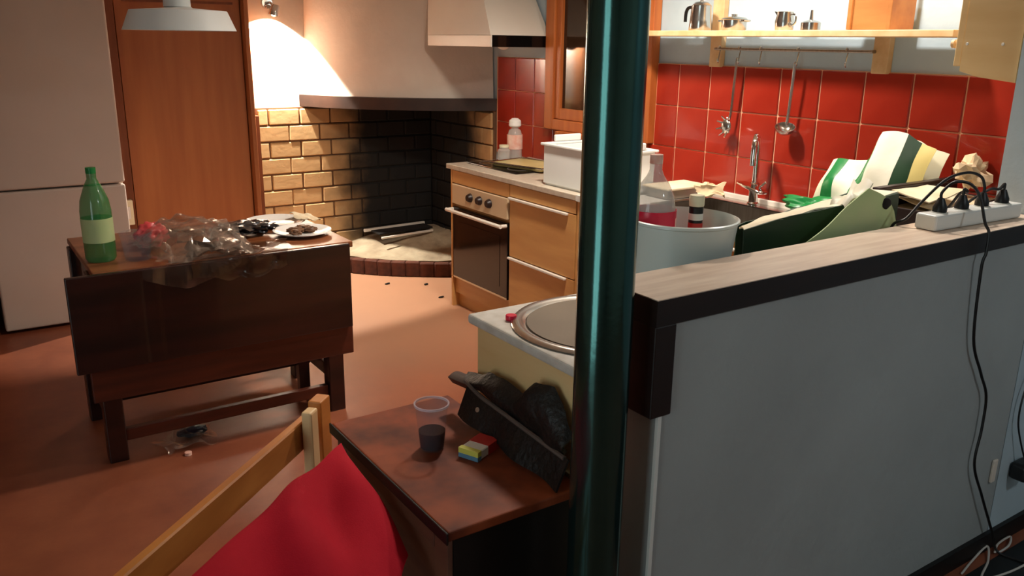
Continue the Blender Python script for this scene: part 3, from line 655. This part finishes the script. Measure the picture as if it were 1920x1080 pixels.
# dark green carrier bag lying open behind the ledge
cb = thing('carrier_bag', (2.05, 1.6, .9), 'open dark green carrier bag with cream inside lying behind the ledge', 'bag')
f0 = lerp4((1.70, 1.44, .902), (2.36, 1.44, .902), (1.70, 1.44, 1.158), (2.36, 1.44, 1.20))
obj('front_panel', PT(lambda u, v: f0(u, v)+Vector((0, .012*math.sin(u*5)*v, 0))+crumple(f0(u, v), 7, .006)*min(1, v*3), 24, 10, .004), 'bag_dark', cb, True)
f1 = lerp4((1.70, 1.445, 1.160), (2.36, 1.445, 1.202), (1.87, 1.60, 1.125), (2.44, 1.60, 1.185))
obj('inner_sheet', PT(lambda u, v: f1(u, v)+Vector((0, .012*math.sin(u*5)*(1-v), 0))+crumple(f1(u, v), 9, .010, 2), 26, 14, .004), 'bag_cream', cb, True)
obj('back_panel', PT(lambda u, v: lerp4((1.87, 1.63, .904), (2.42, 1.64, .904), (1.87, 1.605, 1.12), (2.44, 1.61, 1.18))(u, v)+crumple((u*2, v, 0), 3, .008, 4)*min(1, v*3), 16, 6, .004), 'bag_dark', cb, True)
f2 = lerp4((1.83, 1.39, 1.08), (2.335, 1.39, 1.03), (2.165, 1.405, 1.235), (2.33, 1.42, 1.15))
obj('light_flap', PT(lambda u, v: f2(u, v)+Vector((0, -.012*math.sin(u*3.1), .012*math.sin(u*3.1)*v))+crumple(f2(u, v), 6, .008, 5), 20, 16, .004), 'bag_light', cb, True)
f3 = lerp4((2.10, 1.43, 1.175), (2.20, 1.415, 1.235), (2.12, 1.50, 1.175), (2.26, 1.52, 1.235))
obj('rolled_edge', PT(lambda u, v: f3(u, v)+Vector((0, 0, .012*math.sin(v*6)+.015*math.sin(u*7)))+crumple(f3(u, v), 14, .012, 6), 18, 8, .004), 'bag_white', cb, True)
obj('handle_hole', blob(bmesh.new(), (2.255, 1.400, 1.185), (.022, .006, .017), .15, 2, 1, 3), 'char', cb, True)
# striped bag leaning against the tiles
sg = thing('striped_bag', (3.0, 1.93, .9), 'green and white striped carrier bag slumped against the red tiles', 'bag')
SL = ['bag_cream', 'bag_green', 'bag_white', 'bag_dark', 'bag_yellow']
def stripes(u, v):
    for lim, k in ((.05, 0), (.20, 1), (.38, 2), (.50, 1), (.74, 2), (.88, 3), (1.1, 4)):
        if u < lim: return k
def sbag(u, v):
    yb, yt = 2.20-.46*u, 2.125-.42*u
    top = 1.175+(.115*min(1, max(0, (u-.40)/.12)))+.02*math.sin(u*3.1)-(.03*max(0, u-.75)*4)
    z = .93+(top-.93)*v
    y = yb+(yt-yb)*v-.02*(1-v); x = 2.965+.05*v-.05*math.sin(u*3.1)*(1-v*.4)-.035*math.sin(v*3.1)
    return Vector((x, y, z))+crumple((x, y, z), 9, .016, 3)
obj('front_sheet', PT(sbag, 44, 24, .004, stripes), SL, sg, True)
obj('back_sheet', PT(lambda u, v: sbag(u, v*.94)+Vector((.085, -.01, -.004)), 20, 12, .004), 'bag_cream', sg, True)
obj('folded_base', blob(bmesh.new(), (2.86, 2.08, 1.005), (.05, .15, .035), .5, 2.2, 3, 4), 'bag_green', sg, True)
# brown crate with papers
cr = thing('crate', (2.92, 1.66, .9), 'dark brown open crate filled with papers beside the wall end', 'crate')
cx0, cx1, cy0, cy1 = 2.66, 3.15, 1.50, 1.69
obj('base', BX(cx0+.01, cx1-.01, cy0+.01, cy1-.01, .901, .911), 'crate', cr)
obj('front_wall', BX(cx0, cx1, cy0, cy0+.01, .901, 1.10, bev=.003), 'crate', cr)
obj('back_wall', BX(cx0, cx1, cy1-.01, cy1, .901, 1.14, bev=.003), 'crate_dark', cr)
for a in (cx0, cx1-.01): obj('end_wall', BX(a, a+.01, cy0+.011, cy1-.011, .901, 1.10, bev=.003), 'crate_dark', cr)
obj('back_rim', BX(cx0-.02, cx1+.01, cy1-.02, cy1+.01, 1.141, 1.158, bev=.004), 'crate_dark', cr)
for i, (x0, x1, y0, y1, z, t) in enumerate(((2.675, 3.0, 1.52, 1.67, 1.07, .02), (2.74, 3.13, 1.52, 1.67, 1.10, -.0), (2.69, 2.92, 1.525, 1.665, 1.128, .02))):
    ff = lerp4((x0, y0, z), (x1, y0, z+t), (x0, y1, z+.02), (x1, y1, z+t))
    tag(obj('paper_sheet', PT(lambda u, v: ff(u, v)+crumple(ff(u, v), 9, .010, i+3), 16, 10, .004), 'paper', None, True), ['cream paper sheet lowest in the brown crate', 'cream paper sheet in the middle of the brown crate', 'curled cream paper sheet on top in the brown crate'][i], 'paper', 'papers in the crate')
def tis(bm):
    r = bmesh.ops.create_icosphere(bm, subdivisions=3, radius=1)['verts']
    for v in r:
        d = v.co.copy(); k = .55+1.5*abs(noise.noise(d*1.25+Vector((3, 1, 4))))+.12*noise.noise(d*4)
        v.co = Vector((3.085, 1.60, 1.185))+Vector((d.x*.085, d.y*.05, d.z*.062))*k
    return bm
tag(obj('crumpled_tissue', tis(bmesh.new()), 'tissue'), 'crumpled beige paper napkin on top of the crate by the tiles', 'napkin')
tag(obj('small_jar', LT([(0, 0), (.022, 0), (.024, .004), (.024, .085), (.019, .095), (.019, .11), (0, .11)], (2.585, 1.62, .9005), 24), 'jar_green', None, True), 'small greenish jar left of the brown crate', 'jar')
# folded cloth and board by the sink
fc = thing('baking_tray', (3.0, 2.98, .9), 'grey metal tray leaning by the tiles left of the tap', 'tray')
obj('sheet', BX(2.86, 3.12, 2.90, 3.06, .902, .945, bev=.004), 'steel_brushed', fc)
obj('rim', BX(2.85, 3.13, 2.89, 3.07, .9455, .957, bev=.004), 'paper', fc)
tag(obj('paper_bag', PT(lambda u, v: lerp4((2.99, 2.85, .93), (3.06, 2.74, .93), (2.985, 2.86, .975), (3.075, 2.74, .985))(u, v)+crumple((u, v, 0), 3, .02, 2), 10, 8, .02), 'tissue', None, True), 'small crumpled brown paper bag between tray and tap', 'paper bag')

# power strip on the ledge with plugs and cables
ps = thing('power_strip', (2.46, 1.25, ZL), 'white multi-socket power strip lying on the wooden ledge', 'power strip')
pm = Matrix.Translation((2.46, 1.262, ZL+.001))@Matrix.Rotation(-.045, 4, 'Z')
obj('body', box(bmesh.new(), -.215, .215, -.032, .032, 0, .044, .006, 2, pm), 'plastic_white', ps)
for x in (-.155, -.05, .05, .155):
    bm = lathe(bmesh.new(), [(.0, .0442), (.020, .0442), (.020, .046), (.023, .046), (.023, .0442), (.0205, .0441)], (0, 0, 0), 24); bmesh.ops.transform(bm, matrix=pm@Matrix.Translation((x, 0, 0)), verts=bm.verts)
    obj('socket', bm, 'label_white', ps, True)
def plug(x, cable, label, r=.019):
    b = pm@Vector((x, 0, .0465)); t = thing('power_plug', b, label, 'plug', 'plugs in the power strip')
    obj('plug_body', LT([(0, 0), (r, 0), (r, .012), (.013, .026), (.008, .038), (0, .038)], b, 18), 'black_plastic', t, True)
    pts = [b+Vector((0, 0, .034)), b+Vector((0, 0, .055))]+[Vector(c) for c in cable]
    obj('cable', TB(spline(pts, 8), .0042, 8), 'cable', t, True)
plug(-.155, [(2.325, 1.25, 1.262), (2.36, 1.225, 1.258), (2.375, 1.20, 1.225), (2.358, 1.166, 1.16), (2.352, 1.148, 1.135), (2.350, 1.145, 1.08), (2.349, 1.15, 1.03), (2.385, 1.155, .82), (2.46, 1.155, .70), (2.52, 1.155, .61), (2.53, 1.155, .50), (2.525, 1.155, .38), (2.60, 1.150, .25), (2.71, 1.145, .08), (2.73, 1.125, .012), (2.75, 1.05, .008)], 'black plug with a long cable hanging down the partition')
plug(.05, [(2.50, 1.27, 1.262), (2.45, 1.285, 1.275), (2.37, 1.30, 1.258), (2.29, 1.315, 1.20), (2.24, 1.325, 1.155), (2.235, 1.36, 1.13), (2.235, 1.375, 1.06)], 'black plug whose cable arches back over the strip')
plug(-.05, [(2.42, 1.26, 1.225), (2.44, 1.29, 1.215), (2.44, 1.325, 1.16), (2.43, 1.365, 1.13), (2.43, 1.375, 1.05)], 'black plug in the middle of the power strip')
plug(.155, [(2.60, 1.262, 1.218), (2.575, 1.275, 1.218), (2.54, 1.30, 1.19), (2.53, 1.335, 1.15), (2.53, 1.37, 1.12), (2.53, 1.375, 1.05)], 'dark plug at the wall end of the power strip')

# bottom right corner: wall plug and white cables
wp = thing('adapter_plug', (2.85, 1.15, .28), 'black adapter plugged in low on the partition wall', 'plug')
obj('plug_body', BX(2.80, 2.88, 1.115, 1.172, .245, .305, bev=.012, seg=3), 'black_plastic', wp)
obj('cable', TB(spline([(2.84, 1.14, .30), (2.80, 1.15, .38), (2.765, 1.155, .46), (2.76, 1.155, .54), (2.785, 1.155, .62), (2.83, 1.155, .70)], 6), .003, 6), 'cable', wp, True)
tag(obj('wall_socket', BX(2.675, 2.70, 1.163, 1.172, .265, .345, bev=.003), 'plaster_white'), 'small pale vertical plate on the partition beside the adapter', 'socket')
tag(obj('white_cable', TB(spline([(2.52, 1.13, .006), (2.62, 1.15, .006), (2.72, 1.157, .02), (2.66, 1.12, .006), (2.55, 1.08, .006), (2.66, 1.05, .006), (2.82, 1.04, .006)], 8), .0035, 8), 'cable_white', None, True), 'white cable looped on the dark floor at the bottom right', 'cable')
tag(obj('white_cable', TB(spline([(2.72, 1.13, .012), (2.78, 1.150, .012), (2.86, 1.150, .012), (2.80, 1.125, .012), (2.73, 1.122, .012)], 8), .0035, 8), 'cable_white', None, True), 'short white cable loop touching the skirting', 'cable')
tag(obj('floor_surface', BX(1.9, 3.15, .35, 1.12, .0005, .004), 'baseboard'), 'thin black sheet on the floor in front of the partition', 'mat')  # thin black sheet covering the floor before the partition

# ---------------- steel post
po = thing('steel_post', (1.043, 1.212, 0), 'glossy dark green steel post from floor to ceiling', 'post')
obj('shaft', TB([(1.043, 1.212, .012), (1.043, 1.212, CEIL-.012)], .0565, 48), 'pillar', po, True)
obj('base_plate', BX(.968, 1.118, 1.137, 1.287, .0005, .0115, bev=.003), 'pillar', po)
obj('head_plate', BX(.968, 1.118, 1.137, 1.287, CEIL-.0115, CEIL-.0005, bev=.003), 'pillar', po)

# ================================================================== LEFT SIDE
# fridge
fr = thing('fridge', (.53, 5.6, 0), 'tall dull white fridge-freezer in the left corner', 'fridge')
obj('body', BX(.17, .868, 5.345, 5.82, .03, 1.98, bev=.006), 'fridge_white', fr)
obj('freezer_door', BX(.168, .870, 5.28, 5.343, .02, .800, bev=.012, seg=3), 'fridge_white', fr)
obj('fridge_door', BX(.168, .870, 5.28, 5.343, .810, 1.99, bev=.012, seg=3), 'fridge_white', fr)
for x in (.22, .82): obj('foot', LT([(0, 0), (.02, 0), (.02, .03), (0, .03)], (x, 5.40, 0), 12), 'black_plastic', fr)
sbd = tag(obj('side_cupboard', BX(-.5, .14, 5.30, 5.83, .0, 1.95, bev=.006), 'door_frame'), 'brown wooden cupboard at the left edge beside the fridge', 'cupboard')
# light switch by the door
sw = thing('light_switch', (.955, 5.79, .68), 'small cream wall box between fridge and door', 'switch')
obj('box', BX(.90, .98, 5.755, 5.798, .46, .62, bev=.006), 'cap_cream', sw)
obj('rocker', BX(.92, .96, 5.748, 5.7545, .50, .58, bev=.002), 'china', sw)

# drop-leaf table
tb = thing('drop_leaf_table', (.87, 3.55, 0), 'dark wooden drop-leaf table with the front leaf hanging down', 'table')
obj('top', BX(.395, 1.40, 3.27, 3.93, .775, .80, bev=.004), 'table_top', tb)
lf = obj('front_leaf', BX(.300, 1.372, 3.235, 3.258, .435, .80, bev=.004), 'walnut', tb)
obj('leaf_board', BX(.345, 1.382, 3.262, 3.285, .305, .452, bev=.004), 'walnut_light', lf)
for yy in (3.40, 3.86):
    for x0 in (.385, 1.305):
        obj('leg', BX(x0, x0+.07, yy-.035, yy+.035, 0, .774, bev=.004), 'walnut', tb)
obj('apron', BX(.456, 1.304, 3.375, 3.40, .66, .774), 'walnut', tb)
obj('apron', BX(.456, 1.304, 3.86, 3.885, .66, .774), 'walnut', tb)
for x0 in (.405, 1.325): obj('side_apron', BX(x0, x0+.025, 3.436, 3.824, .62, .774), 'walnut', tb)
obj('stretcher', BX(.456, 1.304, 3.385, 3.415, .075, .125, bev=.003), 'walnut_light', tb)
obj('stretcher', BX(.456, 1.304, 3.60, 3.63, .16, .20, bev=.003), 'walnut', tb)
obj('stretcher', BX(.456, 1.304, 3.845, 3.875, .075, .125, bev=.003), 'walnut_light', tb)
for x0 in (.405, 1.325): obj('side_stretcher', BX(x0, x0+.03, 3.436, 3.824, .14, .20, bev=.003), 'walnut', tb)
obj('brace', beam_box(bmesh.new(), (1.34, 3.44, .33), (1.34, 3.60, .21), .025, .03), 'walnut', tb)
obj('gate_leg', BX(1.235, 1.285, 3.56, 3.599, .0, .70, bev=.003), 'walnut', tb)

# pendant lamp over the table
pl = thing('pendant_lamp', (.873, 3.7, 1.645), 'unlit white flat-cone pendant lamp hanging over the table', 'lamp')
obj('shade', LT([(.217, 0), (.185, .076), (.055, .086), (.05, .09), (.0, .09), (0, .082), (.18, .070), (.214, 0), (.217, 0)], (.879, 3.7, 1.645), 48), 'lamp_shade', pl, True)
obj('canopy_tube', LT([(0, .0905), (.052, .0905), (.05, .16), (.02, .2), (0, .2)], (.875, 3.7, 1.645), 24), 'lamp_shade', pl, True)
obj('cord', TB([(.875, 3.7, 1.845), (.875, 3.7, CEIL-.025)], .004, 8), 'cable', pl)
obj('ceiling_rose', LT([(0, 0), (.05, 0), (.04, .024), (0, .024)], (.875, 3.7, CEIL-.0245), 24), 'lamp_shade', pl, True)
obj('bulb', blob(bmesh.new(), (.875, 3.7, 1.69), (.03, .03, .035), 0, 1, 0, 2), 'bulb_off', pl, True)

# wall spot beside the door, lit
wl = thing('wall_spot', (1.97, YB-.05, 1.80), 'small chrome wall spotlight shining down on the plaster', 'lamp')
obj('wall_plate', LT([(0, 0), (.04, 0), (.035, .02), (0, .02)], (1.96, YB-.001, 1.845), 24, (0, -1, 0)), 'chrome', wl, True)
obj('arm', TB(spline([(1.96, YB-.02, 1.845), (1.965, YB-.07, 1.845), (1.975, YB-.09, 1.82)], 5), .008, 8), 'chrome', wl, True)
obj('head', LT([(.0, .05), (.022, .05), (.03, .035), (.036, .0), (.038, -.02), (.035, -.02), (.033, 0), (.027, .03), (0, .04)], (1.978, YB-.095, 1.785), 24, (.25, -.1, 1)), 'chrome', wl, True)
obj('bulb', blob(bmesh.new(), (1.976, YB-.094, 1.772), (.02, .02, .014), 0, 1, 0, 2), 'bulb', wl, True)
sp_ = light('wall_spot_light', 'SPOT', (1.972, YB-.092, 1.750), 260, (1, .92, .80), (1.95, YB, 1.50), spot_size=2.16, spot_blend=.12, shadow_soft_size=.015)

# ---------------- on the table
def plate(c, r, label):
    t = thing('plate', c, label, 'plate', 'plates on the drop-leaf table')
    obj('dish', LT([(0, 0), (r*.6, 0), (r*.66, .004), (r, .018), (r*.995, .022), (r*.65, .009), (r*.58, .006), (0, .006)], c, 40), 'china', t, True); return t
plate((1.235, 3.76, .801), .135, 'white plate at the back of the table behind the foil')
p1 = plate((1.265, 3.50, .801), .125, 'white plate with dark food scraps near the table corner')
for i, (x, y, a) in enumerate(((1.24, 3.50, .03), (1.30, 3.49, .024), (1.28, 3.54, .028), (1.22, 3.46, .02))):
    tag(obj('food_scrap', blob(bmesh.new(), (x, y, .8215), (a*1.3, a, .012), .5, 2.5, i*3, 3), 'food', None, True), ['largest dark food scrap in the middle of the front plate', 'dark food scrap at the right of the front plate', 'dark food scrap at the back of the front plate', 'small dark food scrap at the left of the front plate'][i], 'food', 'food scraps on the front plate')
tag(obj('napkin', PT(lambda u, v: lerp4((1.32, 3.66, .836), (1.395, 3.60, .834), (1.31, 3.80, .845), (1.40, 3.78, .83))(u, v)+crumple((u, v, 0), 3, .015, 1), 10, 10, .003), 'paper', None, True), 'white paper napkin at the right back corner of the table', 'napkin')
tag(obj('foil_wrapper', blob(bmesh.new(), (1.06, 3.60, .838), (.105, .075, .025), .55, 3.2, 5, 4), 'foil', None, True), 'crumpled dark silver foil wrapper left of the plates', 'wrapper')
cbg = thing('clear_bag', (.75, 3.5, .80), 'crumpled clear plastic bag spilling over the table edge', 'bag')
def cbf(u, v):
    x = .60+.38*u; y = 3.25+.50*v; h = .01+.10*math.sin(math.pi*min(1, max(0, v*1.05)))*math.sin(math.pi*(.12+.76*u))
    p = Vector((x, y, .812+h)); return p+crumple(p, 6, .035, 1)+crumple(p, 17, .034, 2)
def clampz(p):
    p = Vector(p); p.z = max(p.z, .806); return p
obj('upper_film', PT(lambda u, v: clampz(cbf(u, v)), 40, 34, .0015), 'clear_film', cbg)
obj('inner_film', PT(lambda u, v: clampz(cbf(u, v)*1.0+Vector((.02, .01, -.05))+crumple((u*4, v*4, 1), 2, .03, 6)), 26, 22, .0015), 'clear_film', cbg)
def hang(u, v):
    x = .55+.36*u; p = Vector((x, 3.222-.004*v, .812-(.01+.085*math.sin(math.pi*min(1, .15+u*.75)))*v)); q = p+crumple(p, 12, .014, 4); q.y = min(q.y, 3.228); return q
obj('hanging_film', PT(hang, 34, 14, .0015), 'clear_film', cbg)
bwg = thing('brown_wrapper', (.88, 3.3, .80), 'glossy brown transparent wrapper hanging over the table edge', 'wrapper')
def bw1(u, v):
    x = .72+.40*u+.05*v; p = Vector((x, 3.25+.20*v, .814+.02*math.sin(u*6)*v)); q = p+crumple(p, 14, .03, 7); q.z = max(q.z, .806); return q
def bw2(u, v):
    x = .72+.38*u; p = Vector((x, 3.216-.004*v, .816-(.03+.07*(1-abs(u-.55)))*v)); q = p+crumple(p, 15, .02, 8); q.y = min(q.y, 3.227); return q
obj('top_film', PT(bw1, 30, 16, .0015), 'brown_film', bwg)
obj('front_film', PT(bw2, 30, 14, .0015), 'brown_film', bwg)
tag(obj('red_package', blob(bmesh.new(), (.665, 3.56, .855), (.062, .055, .05), .35, 2.4, 2, 4), 'pink_wrap', None, True), 'pinkish red crumpled package beside the clear plastic bag', 'package')
gb = thing('green_bottle', (.456, 3.46, .80), 'green plastic bottle standing at the left end of the table', 'bottle')
obj('body', LT([(0, 0), (.048, 0), (.055, .012), (.055, .19), (.05, .23), (.03, .285), (.017, .31), (.017, .33), (0, .33)], (.456, 3.46, .801), 28), 'green_bottle', gb, True)
obj('label', LT([(.0555, .075), (.056, .075), (.056, .165), (.0555, .165), (.0555, .075)], (.456, 3.46, .801), 28), 'bag_light', gb, True)
obj('cap', LT([(0, .3305), (.018, .3305), (.018, .352), (0, .352)], (.456, 3.46, .801), 18), 'bag_green', gb, True)
tag(obj('plastic_tub', LT([(0, 0), (.045, 0), (.058, .10), (.061, .10), (.061, .106), (.056, .106), (.043, .004), (0, .004)], (.575, 3.40, .801), 28), 'clear_cup', None, True), 'clear plastic cup beside the green bottle', 'cup')
# litter under the table
def lit(u, v):
    p = Vector((.56+.24*u, 3.30+.16*v, .022)); q = p+crumple(p, 12, .05, 3); q.z = max(q.z, .004); return q
tag(obj('floor_wrapper', PT(lit, 24, 18, .0015), 'clear_film'), 'clear plastic wrapper lying on the floor under the table', 'wrapper')
mat('navy', (26, 30, 48), .4)
tag(obj('dark_packet', blob(bmesh.new(), (.72, 3.45, .022), (.06, .035, .02), .4, 2.5, 8, 3), 'navy', None, True), 'dark blue packet on the floor under the table', 'packet')
tag(obj('dropped_cap', LT([(0, 0), (.014, 0), (.014, .012), (0, .012)], (.66, 3.285, .0005), 16), 'label_pink', None, True), 'small pale cap on the floor before the wrapper', 'bottle cap')

# ---------------- small chest with cup, cigarettes, jacket
ch = thing('small_chest', (.96, 1.69, 0), 'small dark wooden chest with reddish top next to the post', 'chest')
obj('top', BX(.777, 1.140, 1.374, 2.010, .596, .620, bev=.004), 'chest_top', ch)
obj('top_edge', BX(.771, .7765, 1.370, 2.012, .592, .621, bev=.002), 'chest_dark', ch)
obj('body', BX(.80, 1.13, 1.392, 1.99, .03, .595), 'chest_dark', ch)
obj('side_panel', BX(.790, .7995, 1.45, 1.93, .10, .54, bev=.003), 'chest_side', ch)
for a, b in ((1.392, 1.449), (1.931, 1.99)): obj('stile', BX(.784, .7995, a, b, .03, .595, bev=.003), 'chest_side', ch)
obj('rail', BX(.784, .7995, 1.45, 1.93, .541, .594, bev=.003), 'chest_side', ch)
obj('rail', BX(.784, .7995, 1.45, 1.93, .03, .099, bev=.003), 'chest_side', ch)
obj('knob', LT([(0, 0), (.006, 0), (.006, .008), (.011, .014), (.01, .02), (0, .022)], (.7895, 1.714, .498), 16, (-1, 0, 0)), 'chest_dark', ch, True)
for x in (.82, 1.08):
    for yy in (1.41, 1.93): obj('foot', BX(x, x+.04, yy, yy+.04, 0, .0295), 'chest_dark', ch)
cu = thing('drinking_cup', (.937, 1.735, .6205), 'clear plastic cup with dark red wine on the chest', 'cup')
obj('cup_wall', LT([(0, .001), (.030, .001), (.0315, .004), (.042, .118), (.0445, .120), (.0445, .124), (.041, .124), (.0305, .006), (0, .004)], (.937, 1.735, .6205), 40), 'clear_cup', cu, True)
obj('rim', LT([(.0412, .119), (.0448, .119), (.0452, .1245), (.0412, .1245), (.0412, .119)], (.937, 1.735, .6205), 40), 'rim_film', cu, True)
obj('wine', LT([(0, .0062), (.0302, .0062), (.0342, .050), (0, .050)], (.937, 1.735, .6205), 40), 'wine', cu, True)
cg = thing('cigarette_pack', (1.03, 1.66, .6205), 'small red and white cigarette pack with yellow and blue bands on the chest', 'cigarette pack')
cm = Matrix.Translation((1.026, 1.652, .6206))@Matrix.Rotation(.42, 4, 'Z')@Matrix.Scale(1.08, 4)
obj('box', box(bmesh.new(), -.044, .044, -.027, .027, 0, .023, .002, 1, cm), 'label_white', cg)
obj('red_face', box(bmesh.new(), -.001, .0442, -.0274, .0274, -.0001, .0235, .0, 1, cm), 'label_red', cg)
obj('yellow_band', box(bmesh.new(), -.0444, -.030, -.0273, .0273, .011, .0236, .0, 1, cm), 'label_yellow', cg)
obj('blue_band', box(bmesh.new(), -.0446, -.030, -.0273, .0273, .0, .0105, .0, 1, cm), 'label_blue', cg)
jk = thing('leather_jacket', (1.09, 1.68, .6205), 'crumpled black leather jacket heaped against the pale cabinet end', 'jacket')
prof = [(1.90, .735), (1.83, .755), (1.70, .785), (1.61, .770), (1.555, .825), (1.49, .835), (1.41, .765), (1.38, .73)]
def ptop(y):
    for i in range(len(prof)-1):
        if prof[i+1][0] <= y <= prof[i][0]:
            f = (prof[i][0]-y)/(prof[i][0]-prof[i+1][0]); return prof[i][1]*(1-f)+prof[i+1][1]*f
    return prof[0][1] if y > 1.9 else prof[-1][1]
def hemp(u): return Vector((1.10, 1.80-.40*u, .722-.022*u))
def jkf(u, v):
    h = hemp(u); y = h.y+.09*v*(1-u)-.01*v; zt = ptop(y); z = h.z+(zt-h.z)*v**.8
    p = Vector((h.x+.028*v-.022*math.sin(v*3.1), y, z)); q = p+crumple(p, 16, .014*(1-.3*v), 2); q.x = min(q.x, 1.136); return q
obj('body', PT(jkf, 40, 16, .010), 'leather_black', jk, True)
obj('hem', TB(spline([hemp(-.04)+Vector((-.004, .02, .012))]+[hemp(t)+Vector((-.006, 0, 0)) for t in (.1, .3, .5, .7, .9, 1.03)], 6), .006, 8), 'rim_grey', jk, True)
obj('lower_fold', PT(lambda u, v: hemp(u*1.12-.06)+Vector((-.03*v-.008*math.sin(u*13)*v, 0, -.078*v*(1-.05*u))), 30, 8, .006), 'leather_black', jk, True)
obj('lapel', PT(lambda u, v: Vector((1.095+.05*u, 1.83+.10*v, .725+.012*math.sin(u*3)-.012*v)), 8, 8, .024), 'leather_brown', jk, True)
obj('button', LT([(0, 0), (.007, 0), (.007, .004), (0, .004)], (1.078, 1.74, .69), 14, (-1, -.3, .4)), 'steel', jk, True)

# ---------------- armchair with red cushion in the foreground
ac = thing('armchair', (.45, 1.6, 0), 'wooden armchair frame with a slanting rail in the foreground', 'chair')
D = Vector((.737, .676, 0)); Nn = Vector((.676, -.737, 0))
A = Vector((.163, 1.592, 0)); Bp = Vector((.707, 2.068, 0))
def zat(p, z): return Vector((p.x, p.y, z))
obj('arm_rail', beam_box(bmesh.new(), zat(A-D*.42, .578), zat(Bp+D*.06, .578), .026, .085, .004), 'chair_wood', ac)
obj('lower_rail', beam_box(bmesh.new(), zat(A-D*.42+Nn*.035, .33), zat(Bp+Nn*.035, .33), .026, .07, .004), 'chair_wood', ac)
obj('post', box(bmesh.new(), -.022, .022, -.015, .015, 0, .655, .006, 2, Matrix.Translation((Bp+Nn*.031+D*.005))@Matrix.Rotation(math.atan2(D.y, D.x), 4, 'Z')), 'chair_pale', ac)
obj('corner_post', box(bmesh.new(), -.03, .03, -.02, .02, 0, .648, .004, 2, Matrix.Translation((Bp+D*.10+Nn*.012))@Matrix.Rotation(math.atan2(D.y, D.x), 4, 'Z')), 'chair_wood', ac)
obj('post', box(bmesh.new(), -.022, .022, -.015, .015, 0, .62, .006, 2, Matrix.Translation((A-D*.36+Nn*.031))@Matrix.Rotation(math.atan2(D.y, D.x), 4, 'Z')), 'chair_pale', ac)
obj('seat_frame', beam_box(bmesh.new(), zat(Bp+Nn*.05, .33), (.715, 1.50, .33), .026, .07, .004), 'chair_wood', ac)
obj('seat_frame', beam_box(bmesh.new(), (.715, 1.48, .33), (.32, .98, .33), .026, .07, .004), 'chair_wood', ac)
for x, y in ((.70, 1.51), (.33, 1.0)): obj('leg', BX(x-.02, x+.02, y-.02, y+.02, 0, .294, bev=.004), 'chair_wood', ac)
fq = lerp4((.748, 1.873, .625), (.03, 1.315, .62), (.738, 1.490, .515), (.26, .90, .47))
def redf(u, v):
    p = fq(u, v); e = math.sin(math.pi*min(1, max(0, u)))**.5*math.sin(math.pi*min(1, max(0, v)))**.5
    fold = .04*math.sin(v*4-u*19+math.sin(v*5)*.8)*math.sin(math.pi*min(1, .08+v))+.006*math.sin(u*31-v*7)
    return p+Vector((0, 0, .028*e+fold*(.35+.65*v)))+crumple(p, 6, .012, 3)
tag(obj('red_cushion', PT(redf, 56, 44, .07), 'red_fabric', None, True), 'red fabric cushion with soft folds lying in the armchair', 'cushion')
